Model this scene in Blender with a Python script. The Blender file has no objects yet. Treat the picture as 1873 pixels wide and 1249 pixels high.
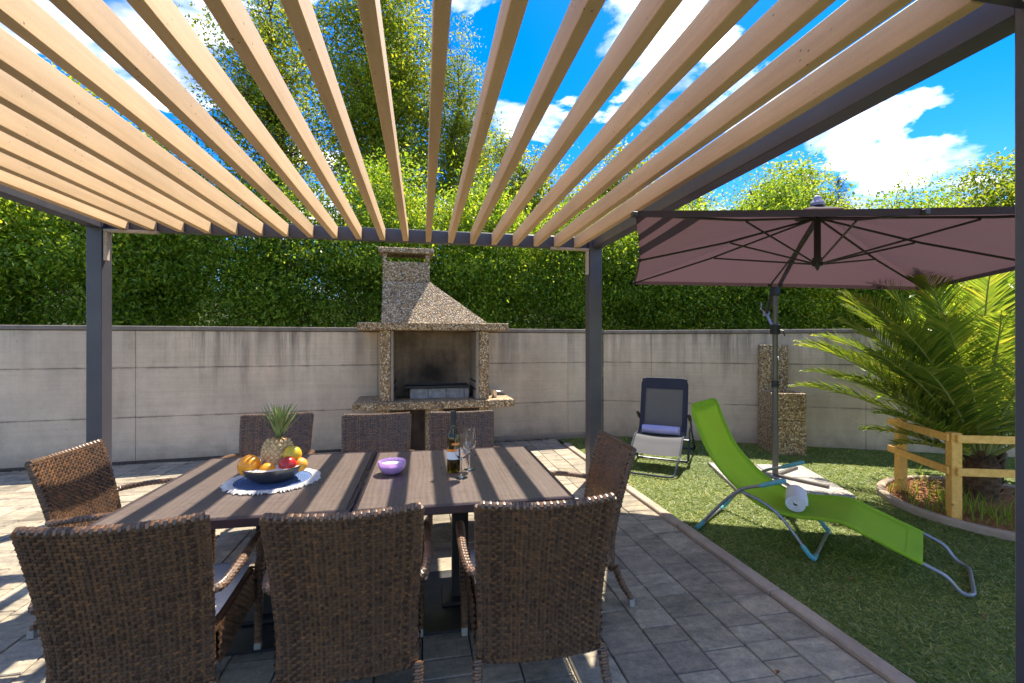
import bpy, math, random
import numpy as np
from mathutils import Vector, Matrix
R = math.radians; LOCX, LOCY = 15.74, 2.74
random.seed(7)
scene = bpy.context.scene
COL = scene.collection

# ------------------------------------------------------------------ camera
cam_d = bpy.data.cameras.new('camera'); cam = bpy.data.objects.new('camera', cam_d); COL.objects.link(cam)
cam_d.sensor_width = 36; cam_d.lens = 842 / 1873 * 36; cam_d.clip_start = .05; cam_d.clip_end = 500
cam.location = (0, 0, 1.47); cam.rotation_euler = (R(90.05), 0, -.1921)
scene.camera = cam

# ------------------------------------------------------------------ light
SUN_EL, SUN_AZ = R(59.5), R(35.4)          # azimuth clockwise from +Y
world = bpy.data.worlds.new('World'); scene.world = world; world.use_nodes = True
wt = world.node_tree; wt.nodes.clear()
def wn(t, **k):
    n = wt.nodes.new(t)
    for a, b in k.items(): setattr(n, a, b)
    return n
out = wn('ShaderNodeOutputWorld'); bg = wn('ShaderNodeBackground')
sky = wn('ShaderNodeTexSky', sky_type='NISHITA', sun_disc=False, sun_elevation=SUN_EL, sun_rotation=SUN_AZ,
         altitude=300, air_density=1.0, dust_density=0.15, ozone_density=4.0)
hs = wn('ShaderNodeHueSaturation'); hs.inputs['Saturation'].default_value = 1.45; hs.inputs['Value'].default_value = .45; hs.inputs['Hue'].default_value = .51
tc = wn('ShaderNodeTexCoord'); sx = wn('ShaderNodeSeparateXYZ')
zb = wn('ShaderNodeMath', operation='ADD'); zb.inputs[1].default_value = .22
dx = wn('ShaderNodeMath', operation='DIVIDE'); dy = wn('ShaderNodeMath', operation='DIVIDE')
cb = wn('ShaderNodeCombineXYZ'); mp = wn('ShaderNodeMapping')
mp.inputs['Location'].default_value = (LOCX, LOCY, 0); mp.inputs['Rotation'].default_value = (0, 0, R(25))
mp.inputs['Scale'].default_value = (1.0, 1.35, 1)
nz = wn('ShaderNodeTexNoise'); nz.inputs['Scale'].default_value = 1.5; nz.inputs['Detail'].default_value = 9
nz.inputs['Roughness'].default_value = .58; nz.inputs['Distortion'].default_value = .25
rp = wn('ShaderNodeValToRGB'); rp.color_ramp.elements[0].position = .53; rp.color_ramp.elements[1].position = .655
nz2 = wn('ShaderNodeTexNoise'); nz2.inputs['Scale'].default_value = 3.4; nz2.inputs['Detail'].default_value = 6
rp2 = wn('ShaderNodeValToRGB'); _e = rp2.color_ramp.elements.new(.5); _e.color = (4.6, 4.5, 4.3, 1); rp2.color_ramp.elements[0].color = (1.7, 1.7, 1.8, 1); rp2.color_ramp.elements[2].color = (12.5, 11.9, 10.9, 1)
rp2.color_ramp.elements[0].position = .38; rp2.color_ramp.elements[2].position = .60
mx = wn('ShaderNodeMix', data_type='RGBA')
L = wt.links.new
L(sky.outputs[0], hs.inputs['Color']); L(tc.outputs['Generated'], sx.inputs[0])
L(sx.outputs[2], zb.inputs[0]); L(sx.outputs[0], dx.inputs[0]); L(zb.outputs[0], dx.inputs[1])
L(sx.outputs[1], dy.inputs[0]); L(zb.outputs[0], dy.inputs[1]); L(dx.outputs[0], cb.inputs[0]); L(dy.outputs[0], cb.inputs[1])
L(cb.outputs[0], mp.inputs[0]); L(mp.outputs[0], nz.inputs['Vector']); L(mp.outputs[0], nz2.inputs['Vector'])
L(nz.outputs[0], rp.inputs[0]); L(nz2.outputs[0], rp2.inputs[0])
L(rp.outputs[0], mx.inputs[0]); L(hs.outputs[0], mx.inputs[6]); L(rp2.outputs[0], mx.inputs[7])
L(mx.outputs[2], bg.inputs['Color']); bg.inputs['Strength'].default_value = .15
L(bg.outputs[0], out.inputs[0])
sd = bpy.data.lights.new('sun', 'SUN'); sun = bpy.data.objects.new('sun', sd); COL.objects.link(sun)
sd.energy = 2.7; sd.angle = R(.53); sd.color = (1, .92, .78)
sdir = Vector((math.sin(SUN_AZ) * math.cos(SUN_EL), math.cos(SUN_AZ) * math.cos(SUN_EL), math.sin(SUN_EL)))
sun.rotation_euler = sdir.to_track_quat('Z', 'Y').to_euler(); sun.location = sdir * 30
vs = scene.view_settings; vs.view_transform = 'Standard'; vs.look = 'None'; vs.gamma = 1; vs.exposure = 2.15
scene.cycles.max_bounces = 10; scene.cycles.diffuse_bounces = 4; scene.cycles.transmission_bounces = 10
scene.cycles.transparent_max_bounces = 16
scene.cycles.use_denoising = True

# ------------------------------------------------------------------ material helpers
class NT:
    def __init__(s, name):
        s.m = bpy.data.materials.new(name); s.m.use_nodes = True; s.t = s.m.node_tree; s.t.nodes.clear()
        s.o = s.n('ShaderNodeOutputMaterial'); s.b = s.n('ShaderNodeBsdfPrincipled'); s.l(s.b.outputs[0], s.o.inputs[0])
    def n(s, t, **k):
        x = s.t.nodes.new(t)
        for a, b in k.items(): setattr(x, a, b)
        return x
    def l(s, a, b): s.t.links.new(a, b)
    def val(s, name, v): s.b.inputs[name].default_value = v
    def pos(s, scale=(1, 1, 1), kind='world', rot=(0, 0, 0)):
        if kind == 'world': src = s.n('ShaderNodeNewGeometry').outputs['Position']
        else: src = s.n('ShaderNodeTexCoord').outputs['Object']
        m = s.n('ShaderNodeMapping'); m.inputs['Scale'].default_value = scale; m.inputs['Rotation'].default_value = rot
        s.l(src, m.inputs[0]); return m.outputs[0]
    def noise(s, vec, scale, detail=4, rough=.55, dist=0):
        x = s.n('ShaderNodeTexNoise'); x.inputs['Scale'].default_value = scale; x.inputs['Detail'].default_value = detail
        x.inputs['Roughness'].default_value = rough; x.inputs['Distortion'].default_value = dist
        s.l(vec, x.inputs['Vector']); return x.outputs['Fac']
    def voro(s, vec, scale, feature='F1'):
        x = s.n('ShaderNodeTexVoronoi', feature=feature); x.inputs['Scale'].default_value = scale
        s.l(vec, x.inputs['Vector']); return x
    def ramp(s, fac, stops, interp='LINEAR'):
        x = s.n('ShaderNodeValToRGB'); cr = x.color_ramp; cr.interpolation = interp
        while len(cr.elements) < len(stops): cr.elements.new(.5)
        for e, (p, c) in zip(cr.elements, stops):
            e.position = p; e.color = (c, c, c, 1) if isinstance(c, (int, float)) else (*c, 1)
        s.l(fac, x.inputs[0]); return x.outputs[0]
    def mix(s, fac, a, b, mode='MIX'):
        x = s.n('ShaderNodeMix', data_type='RGBA', blend_type=mode)
        for i, v in ((0, fac), (6, a), (7, b)):
            if isinstance(v, (int, float)): x.inputs[i].default_value = v if i == 0 else (v, v, v, 1)
            elif isinstance(v, tuple): x.inputs[i].default_value = (*v, 1)
            else: s.l(v, x.inputs[i])
        return x.outputs[2]
    def math(s, op, a, b=0.):
        x = s.n('ShaderNodeMath', operation=op)
        for i, v in ((0, a), (1, b)):
            if isinstance(v, (int, float)): x.inputs[i].default_value = v
            else: s.l(v, x.inputs[i])
        return x.outputs[0]
    def island(s): return s.n('ShaderNodeNewGeometry').outputs['Random Per Island']
    def objrand(s): return s.n('ShaderNodeObjectInfo').outputs['Random']
    def bump(s, h, strength=.3, dist=.01):
        x = s.n('ShaderNodeBump'); x.inputs['Strength'].default_value = strength; x.inputs['Distance'].default_value = dist
        s.l(h, x.inputs['Height']); s.l(x.outputs[0], s.b.inputs['Normal'])
    def col(s, c):
        if isinstance(c, tuple): s.b.inputs['Base Color'].default_value = (*c, 1)
        else: s.l(c, s.b.inputs['Base Color'])
    def rough(s, r):
        if isinstance(r, (int, float)): s.b.inputs['Roughness'].default_value = r
        else: s.l(r, s.b.inputs['Roughness'])

def plain(name, c, rough=.5, metal=0., var=.12, scale=30., spec=.5):
    t = NT(name); p = t.pos(kind='obj'); n = t.noise(p, scale, 4)
    lo = tuple(x * (1 - var) for x in c); hi = tuple(min(1, x * (1 + var)) for x in c)
    t.col(t.ramp(n, [(.3, lo), (.7, hi)])); t.rough(t.ramp(t.noise(p, scale * .5, 3), [(.3, rough * .85), (.7, min(1, rough * 1.2))]))
    t.val('Metallic', metal); t.val('Specular IOR Level', spec); return t.m

M = {}
# --- concrete of the garden wall
def concrete(name, tint):
    t = NT(name); p = t.pos()
    big = t.noise(p, .9, 5, .6); mid = t.noise(p, 6, 6, .65); fine = t.noise(p, 60, 4, .7)
    base = t.ramp(big, [(.25, tuple(x * .82 for x in tint)), (.55, tint), (.8, tuple(min(1, x * 1.12) for x in tint))])
    base = t.mix(.5, base, t.ramp(mid, [(.3, .72), (.7, 1.05)]), 'MULTIPLY')
    base = t.mix(.35, base, t.ramp(fine, [(.3, .75), (.7, 1.05)]), 'MULTIPLY')
    # board marks: thin long horizontal bands
    bm = t.noise(t.pos((.35, .35, 26)), 1.6, 5, .7)
    base = t.mix(.4, base, t.ramp(bm, [(.35, .8), (.6, 1.03)]), 'MULTIPLY')
    # dark run-off streaks below the coping
    st = t.noise(t.pos((5.5, 5.5, .28)), 1.3, 6, .72)
    zz = t.n('ShaderNodeSeparateXYZ'); t.l(t.n('ShaderNodeNewGeometry').outputs['Position'], zz.inputs[0])
    zw = t.math('ADD', zz.outputs[2], t.math('MULTIPLY', t.noise(t.pos((3, 3, .4)), 1.1, 4), .9))
    top = t.ramp(t.math('MULTIPLY', zw, .4), [(.50, 0.), (.80, 1.)])
    sm = t.math('MULTIPLY', t.math('MULTIPLY', t.ramp(st, [(.44, 0.), (.60, 1.)]), top), t.ramp(t.noise(t.pos((.9, .9, .1)), 1., 3), [(.38, .15), (.6, 1.)]))
    base = t.mix(t.math('MULTIPLY', sm, .8), base, (.13, .10, .075))
    wob = t.math('MULTIPLY', t.math('SUBTRACT', t.noise(t.pos((14, 14, 14)), 1.5, 4), .5), .03)
    for zj in (.555, 1.155):
        dj = t.math('ABSOLUTE', t.math('ADD', t.math('SUBTRACT', zz.outputs[2], zj), wob))
        jm = t.math('MULTIPLY', t.ramp(dj, [(.004, 1.), (.02, 0.)]), t.ramp(t.noise(t.pos((4, 4, 1)), 1.2, 4), [(.42, 0.), (.58, 1.)]))
        base = t.mix(t.math('MULTIPLY', jm, .45), base, (.16, .12, .09))
    base = t.mix(.75, base, t.ramp(t.noise(t.pos((2.2, 2.2, .5)), 1., 5, .65), [(.3, (.74, .70, .68)), (.55, 1.), (.75, (1.08, 1.05, 1.0))]), 'MULTIPLY')
    # soil splash close to the ground
    low = t.ramp(t.math('ADD', zz.outputs[2], t.math('MULTIPLY', mid, .28)), [(.12, 1.), (.38, 0.)])
    base = t.mix(t.math('MULTIPLY', low, .5), base, (.2, .14, .09))
    rust = t.ramp(t.noise(p, 1.7, 3), [(.66, 0.), (.76, 1.)])
    base = t.mix(t.math('MULTIPLY', rust, .25), base, (.42, .27, .1))
    vo = t.voro(p, 9); pits = t.ramp(vo.outputs['Distance'], [(.035, 1.), (.06, 0.)])
    pm = t.math('MULTIPLY', pits, t.ramp(t.noise(p, 3, 2), [(.5, 0.), (.6, 1.)]))
    base = t.mix(t.math('MULTIPLY', pm, .75), base, (.07, .06, .05))
    t.col(base); t.rough(.9)
    h = t.math('ADD', t.math('MULTIPLY', bm, .6), t.math('MULTIPLY', fine, .5)); t.bump(t.math('SUBTRACT', h, pm), .35, .006); return t.m
M['concrete'] = concrete('wall concrete', (.71, .545, .385))
M['coping'] = concrete('weathered coping concrete', (.27, .22, .175))
M['footing'] = concrete('footing concrete', (.36, .29, .22))
# --- exposed aggregate
def aggregate(name, scale, dim=1.):
    t = NT(name); p = t.pos()
    v = t.voro(p, scale); r = t.n('ShaderNodeSeparateColor'); t.l(v.outputs['Color'], r.inputs[0])
    c = t.ramp(r.outputs[0], [(0, (.22, .15, .09)), (.14, (.46, .31, .16)), (.34, (.6, .47, .31)), (.52, (.33, .27, .22)),
                               (.64, (.70, .60, .45)), (.8, (.52, .36, .19)), (.92, (.82, .75, .64))], 'CONSTANT')
    e = t.ramp(v.outputs['Distance'], [(.3, 1.), (.62, .45)])
    c = t.mix(1., c, e, 'MULTIPLY'); c = t.mix(1., c, (1.0, .88, .70), 'MULTIPLY'); c = t.mix(.5, c, t.ramp(t.noise(p, 2.2, 5), [(.3, .6), (.7, 1.1)]), 'MULTIPLY')
    if dim != 1: c = t.mix(1., c, dim, 'MULTIPLY')
    t.col(c); t.rough(.75); t.bump(t.ramp(v.outputs['Distance'], [(.1, 1.), (.7, 0.)]), .8, .006); return t.m
M['aggregate'] = aggregate('exposed aggregate', 56)
M['aggregate_slab'] = aggregate('washed aggregate slab', 85)
def washed():
    t = NT('pale washed concrete slab'); p = t.pos(); v = t.voro(p, 110); r = t.n('ShaderNodeSeparateColor'); t.l(v.outputs['Color'], r.inputs[0])
    c = t.ramp(r.outputs[0], [(0, (.22, .2, .18)), (.3, (.40, .37, .33)), (.6, (.50, .47, .43)), (.85, (.30, .26, .22))], 'CONSTANT')
    t.col(t.mix(.4, c, t.ramp(t.noise(p, 3, 4), [(.3, .7), (.7, 1.05)]), 'MULTIPLY')); t.rough(.85); t.bump(v.outputs['Distance'], .3, .003); return t.m
M['washed'] = washed()
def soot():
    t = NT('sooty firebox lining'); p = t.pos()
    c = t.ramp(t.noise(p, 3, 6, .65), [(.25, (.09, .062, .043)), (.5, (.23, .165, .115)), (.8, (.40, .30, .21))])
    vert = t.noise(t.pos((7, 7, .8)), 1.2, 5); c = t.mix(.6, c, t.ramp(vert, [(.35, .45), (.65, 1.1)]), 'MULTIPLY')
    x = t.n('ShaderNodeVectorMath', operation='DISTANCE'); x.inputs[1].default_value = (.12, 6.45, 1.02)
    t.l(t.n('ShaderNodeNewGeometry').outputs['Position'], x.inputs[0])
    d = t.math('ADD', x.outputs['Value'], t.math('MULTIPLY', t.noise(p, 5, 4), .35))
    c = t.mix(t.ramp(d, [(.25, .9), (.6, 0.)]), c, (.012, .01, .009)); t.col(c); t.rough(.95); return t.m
M['soot'] = soot()
M['firebrick'] = plain('grey fire brick', (.27, .25, .235), .9, var=.35, scale=14)
M['iron'] = plain('black iron', (.02, .02, .022), .45, .3)
# --- paving
def paver():
    t = NT('concrete paver'); p = t.pos(); r = t.math('FRACT', t.math('ADD', t.objrand(), t.island()))
    tone = t.ramp(r, [(0, (.205, .17, .118)), (.25, (.345, .29, .205)), (.5, (.265, .222, .16)), (.75, (.40, .34, .245)), (1, (.315, .252, .18))])
    n1 = t.noise(t.pos((1, 2.6, 1)), 3.2, 6, .68, .4); n2 = t.noise(p, 150, 3, .75); n3 = t.noise(p, 26, 5, .7)
    c = t.mix(.9, tone, t.ramp(n1, [(.28, (.42, .41, .41)), (.5, .95), (.72, (1.4, 1.33, 1.2))]), 'MULTIPLY')
    c = t.mix(.55, c, t.ramp(n2, [(.3, .55), (.7, 1.25)]), 'MULTIPLY'); c = t.mix(.7, c, t.ramp(n3, [(.3, .55), (.7, 1.3)]), 'MULTIPLY')
    moss = t.ramp(t.noise(p, 1.3, 4), [(.6, 0.), (.78, 1.)]); c = t.mix(t.math('MULTIPLY', moss, .3), c, (.19, .2, .1))
    t.col(c); t.rough(.88); t.bump(t.math('ADD', n2, n3), .4, .004); return t.m
M['paver'] = paver()
def earth(name, c1, c2, sc=30):
    t = NT(name); p = t.pos(); n = t.noise(p, sc, 6, .7); t.col(t.ramp(n, [(.3, c1), (.7, c2)])); t.rough(.95); t.bump(n, .8, .02); return t.m
M['joint'] = earth('joint sand', (.03, .025, .02), (.08, .068, .052), 60)
M['soil'] = earth('dark soil', (.03, .022, .015), (.11, .08, .05), 45)
M['mulch'] = earth('orange bark mulch', (.16, .06, .02), (.45, .2, .07), 60)
M['ground'] = earth('rough grassy ground', (.025, .04, .012), (.07, .085, .03), 8)
def kerbm():
    t = NT('beige kerb concrete'); p = t.pos(); n = t.noise(p, 5, 6, .65); f = t.noise(p, 150, 3)
    c = t.ramp(n, [(.3, (.31, .23, .165)), (.7, (.46, .36, .27))]); c = t.mix(.4, c, t.ramp(f, [(.3, .65), (.7, 1.15)]), 'MULTIPLY')
    t.col(c); t.rough(.9); t.bump(f, .3, .003); return t.m
M['kerb'] = kerbm()
def turf():
    t = NT('artificial turf backing'); p = t.pos(); n = t.noise(p, 25, 5, .7)
    t.col(t.ramp(n, [(.3, (.08, .11, .028)), (.7, (.18, .23, .065))])); t.rough(.9); t.bump(n, .6, .02); return t.m
M['turf'] = turf()
# --- foliage
def leaf(name, cols, tr, amt=.5, rough=.45):
    t = NT(name); r = t.island(); c = t.ramp(r, [(i / (len(cols) - 1), k) for i, k in enumerate(cols)])
    p = t.pos(); c = t.mix(.7, c, t.ramp(t.noise(p, .7, 4), [(.3, (.62, .72, .7)), (.7, (1.3, 1.2, .95))]), 'MULTIPLY')
    t.col(c); t.rough(rough); t.val('Specular IOR Level', .4)
    b = t.n('ShaderNodeBsdfTranslucent'); t.l(t.mix(1., c, tr, 'MULTIPLY'), b.inputs[0])
    mx = t.n('ShaderNodeMixShader'); mx.inputs[0].default_value = amt
    t.l(t.b.outputs[0], mx.inputs[1]); t.l(b.outputs[0], mx.inputs[2]); t.l(mx.outputs[0], t.o.inputs[0]); return t.m
M['blade'] = leaf('turf blade', [(.085, .145, .028), (.16, .23, .05), (.27, .33, .08), (.46, .43, .18)], (1.3, 1.25, .9), .4, .55)
M['leaf_hedge'] = leaf('hornbeam leaf', [(.06, .135, .015), (.115, .21, .021), (.20, .29, .028), (.34, .40, .05)], (2.4, 2.1, 1.0))
M['leaf_tall'] = leaf('tall tree leaf', [(.07, .125, .014), (.125, .185, .018), (.19, .235, .02), (.30, .29, .03)], (2.5, 2.2, 1.0))
M['leaf_oak'] = leaf('oak leaf', [(.075, .135, .014), (.135, .20, .018), (.21, .26, .022), (.32, .32, .04)], (2.4, 2.2, 1.0))
M['leaf_bush'] = leaf('yellow green shrub leaf', [(.10, .19, .02), (.16, .26, .03), (.24, .33, .05)], (2.4, 2.2, 1.))
M['conifer'] = leaf('spruce needle', [(.02, .05, .02), (.035, .075, .03), (.05, .1, .04)], (1.2, 1.2, 1.), .25)
M['palm_leaf'] = leaf('palm leaflet', [(.08, .14, .025), (.13, .20, .035), (.20, .26, .045), (.36, .34, .08)], (2.2, 2.0, .8), .45, .35)
M['palm_stem'] = plain('palm midrib', (.25, .27, .08), .5)
def bark(name, c):
    t = NT(name); p = t.pos((1, 1, .3)); n = t.noise(p, 22, 5, .7); t.col(t.ramp(n, [(.3, tuple(x * .5 for x in c)), (.7, c)])); t.rough(.95); t.bump(n, .8, .03); return t.m
M['bark'] = bark('tree bark', (.12, .085, .055)); M['palm_bark'] = bark('palm trunk fibre', (.16, .09, .045))
# --- pergola
def slatm():
    t = NT('beige pergola slat'); p = t.pos(); n = t.noise(t.pos((30, 1.2, 30)), 1.2, 5, .6); f = t.noise(p, 120, 3)
    c = t.ramp(n, [(.3, (.66, .43, .215)), (.7, (.76, .52, .28))]); c = t.mix(.25, c, t.ramp(f, [(.3, .75), (.7, 1.1)]), 'MULTIPLY'); c = t.mix(1., c, t.ramp(t.objrand(), [(0, .86), (1, 1.06)]), 'MULTIPLY')
    c = t.mix(.5, c, t.ramp(t.noise(t.pos((3, .8, 3)), 2.1, 4), [(.35, .78), (.6, 1.05)]), 'MULTIPLY')
    v = t.voro(p, 26); sp = t.math('MULTIPLY', t.ramp(v.outputs['Distance'], [(.09, 1.), (.13, 0.)]), t.ramp(t.noise(p, 4, 3), [(.52, 0.), (.6, 1.)]))
    c = t.mix(t.math('MULTIPLY', sp, .75), c, (.12, .06, .03)); t.col(c); t.rough(.6); t.bump(f, .12, .002); return t.m
M['slat'] = slatm()
M['steel'] = plain('anthracite steel', (.062, .058, .068), .42, .0, .1, 8)
M['bracket'] = plain('beige bracket', (.45, .36, .28), .6)
M['bolt'] = plain('zinc bolt', (.5, .5, .48), .35, .9)
# --- furniture
def wickerm():
    t = NT('brown wicker'); r = t.island(); p = t.pos(kind='obj')
    c = t.ramp(r, [(0, (.048, .028, .018)), (.3, (.105, .060, .034)), (.6, (.155, .080, .038)), (.8, (.08, .052, .037)), (1, (.21, .10, .042))])
    c = t.mix(.45, c, t.ramp(t.noise(t.pos((6, 6, 40), 'obj'), 1.4, 4), [(.3, (.6, .6, .65)), (.7, (1.55, 1.4, 1.25))]), 'MULTIPLY')
    t.col(c); t.rough(.33); t.val('Specular IOR Level', .55)
    w = t.noise(t.pos((60, 60, 900), 'obj'), 1., 2); t.bump(w, .25, .0015); return t.m
M['wicker'] = wickerm()
M['cushion'] = plain('off white cushion', (.72, .68, .62), .85, var=.06, scale=120)
M['foot'] = plain('grey foot cap', (.3, .28, .25), .5)
def tabletop():
    t = NT('brown laminate table top'); p = t.pos(); g = t.noise(t.pos((14, 120, 14), rot=(0, 0, R(0))), 1., 6, .7, .6); f = t.noise(t.pos((110, 420, 1)), 1., 4, .8)
    g2 = t.noise(t.pos((10, 1.6, 1)), 1.3, 5, .6, 1.2); wv = t.n('ShaderNodeTexWave'); wv.inputs['Scale'].default_value = 4.; wv.inputs['Distortion'].default_value = 9; wv.inputs['Detail'].default_value = 4
    t.l(t.pos((3, .5, 1)), wv.inputs[0])
    c = t.ramp(g, [(.3, (.098, .073, .062)), (.7, (.165, .127, .11))]); c = t.mix(.55, c, t.ramp(f, [(.3, .5), (.7, 1.35)]), 'MULTIPLY')
    c = t.mix(.35, c, t.ramp(wv.outputs['Fac'], [(.2, .7), (.8, 1.15)]), 'MULTIPLY'); t.col(c)
    t.rough(t.ramp(g2, [(.3, .26), (.7, .4)])); t.val('Specular IOR Level', .3); t.bump(f, .15, .001); return t.m
M['tabletop'] = tabletop()
M['table_edge'] = plain('dark aubergine aluminium edge', (.06, .042, .045), .3, .2)
M['table_leg'] = plain('black powder coated steel', (.018, .017, .018), .45)
def fabric(name, c, tr, amt, sc=700):
    t = NT(name); p = t.pos(kind='obj'); w = t.noise(p, sc, 2); n = t.noise(p, 4, 3)
    k = t.mix(.5, t.ramp(n, [(.3, tuple(x * .9 for x in c)), (.7, tuple(min(1, x * 1.08) for x in c))]), t.ramp(w, [(.3, .75), (.7, 1.2)]), 'MULTIPLY')
    t.col(k); t.rough(.8); b = t.n('ShaderNodeBsdfTranslucent'); b.inputs[0].default_value = (*tr, 1)
    mx = t.n('ShaderNodeMixShader'); mx.inputs[0].default_value = amt; t.l(t.b.outputs[0], mx.inputs[1]); t.l(b.outputs[0], mx.inputs[2]); t.l(mx.outputs[0], t.o.inputs[0]); return t.m
M['canopy'] = fabric('mauve brown parasol cloth', (.072, .050, .055), (.085, .048, .055), .42)
M['green_sling'] = fabric('lime green mesh', (.36, .60, .03), (.38, .62, .02), .38)
M['grey_sling'] = fabric('grey mesh', (.115, .112, .115), (.07, .07, .07), .25)
M['navy_pad'] = fabric('navy padding', (.025, .028, .05), (.02, .02, .03), .1)
M['white_towel'] = fabric('white towel', (.80, .79, .82), (.6, .6, .62), .15, 300)
M['lilac_towel'] = fabric('lilac towel', (.50, .47, .78), (.4, .38, .6), .15, 300)
M['grey_tube'] = plain('grey painted tube', (.24, .24, .25), .35, .5)
M['dark_tube'] = plain('dark blue grey tube', (.05, .055, .075), .35, .4)
M['teal'] = plain('teal plastic', (.10, .34, .40), .45)
M['black_plastic'] = plain('black plastic', (.02, .02, .022), .5)
M['rib'] = plain('dark bronze rib', (.04, .037, .036), .4, .3)
M['pole'] = plain('bronze grey pole', (.12, .11, .10), .38, .5)
M['lilac_plastic'] = plain('lilac grey plastic', (.25, .22, .31), .5)
def pine():
    t = NT('yellow treated pine'); p = t.pos(); g = t.noise(t.pos((16, 16, 16), 'obj'), 2., 5, .6, .6); k = t.voro(t.pos((1, 1, 1), 'obj'), 7)
    c = t.ramp(g, [(.3, (.68, .33, .06)), (.7, (.88, .50, .125))]); c = t.mix(t.ramp(k.outputs['Distance'], [(.05, .7), (.1, 0.)]), c, (.2, .09, .03))
    t.col(c); t.rough(.6); return t.m
M['pine'] = pine()
M['steel_bright'] = plain('brushed steel', (.55, .55, .55), .3, .95)
# --- food and glass
def glassm(name, c, rough=0., ior=1.45):
    t = NT(name); t.col(c); t.rough(rough); t.val('Transmission Weight', 1.); t.val('IOR', ior); return t.m
M['glass'] = glassm('clear glass', (1, 1, 1)); M['bottle'] = glassm('olive bottle glass', (.42, .36, .03), .02)
M['purple_glass'] = NT('violet frosted glass').m
_t = M['purple_glass'].node_tree.nodes['Principled BSDF'].inputs
_t['Base Color'].default_value = (.78, .52, .92, 1); _t['Roughness'].default_value = .25; _t['Transmission Weight'].default_value = .55
M['wax'] = plain('white candle wax', (.85, .80, .84), .5, var=.03)
def fruit(name, c1, c2, rough=.35, sc=7, pore=160):
    t = NT(name); p = t.pos(kind='obj'); n = t.noise(p, sc, 3); f = t.noise(p, pore, 2)
    t.col(t.ramp(n, [(.35, c1), (.65, c2)])); t.rough(rough); t.bump(f, .25, .0015); return t.m
M['orange'] = fruit('orange peel', (.85, .27, .01), (.95, .42, .015)); M['nectarine'] = fruit('nectarine skin', (.42, .012, .018), (.60, .05, .03), .28, 9, 60)
M['mango'] = fruit('mango skin', (.72, .40, .02), (.42, .42, .03), .35, 12, 60); M['peach'] = fruit('peach skin', (.85, .22, .03), (.9, .45, .05), .5, 10)
M['pineapple'] = plain('pineapple skin', (.42, .25, .09), .6, var=.45, scale=60)
M['pine_eye'] = plain('pineapple eye', (.62, .45, .22), .6, var=.4, scale=90)
M['pine_leaf'] = plain('pineapple leaf', (.19, .24, .085), .5, var=.5, scale=18)
M['bowl'] = plain('dark pewter bowl', (.10, .10, .10), .32, .6); M['bowl_in'] = plain('white bowl rim', (.7, .66, .6), .4)
def matm():
    t = NT('blue coiled placemat'); p = t.n('ShaderNodeTexCoord').outputs['Object']
    x = t.n('ShaderNodeVectorMath', operation='LENGTH'); t.l(p, x.inputs[0]); r = x.outputs['Value']
    s = t.math('SINE', t.math('MULTIPLY', r, 620.)); c = t.ramp(t.math('ADD', t.math('MULTIPLY', s, .5), .5), [(.2, (.035, .075, .19)), (.8, (.11, .2, .42))])
    n = t.noise(p, 120, 2); c = t.mix(t.ramp(n, [(.6, 0.), (.72, .5)]), c, (.55, .62, .75)); t.col(c); t.rough(.9); t.bump(s, .8, .003); return t.m
M['mat'] = matm(); M['fringe'] = plain('white cotton fringe', (.62, .59, .54), .95)
M['label_white'] = plain('white paper label', (.8, .8, .8), .6, var=.03); M['label_orange'] = plain('orange paper label', (.9, .28, .02), .6, var=.05)
M['foil'] = plain('dark bottle foil', (.03, .03, .035), .4, .3)

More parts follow.
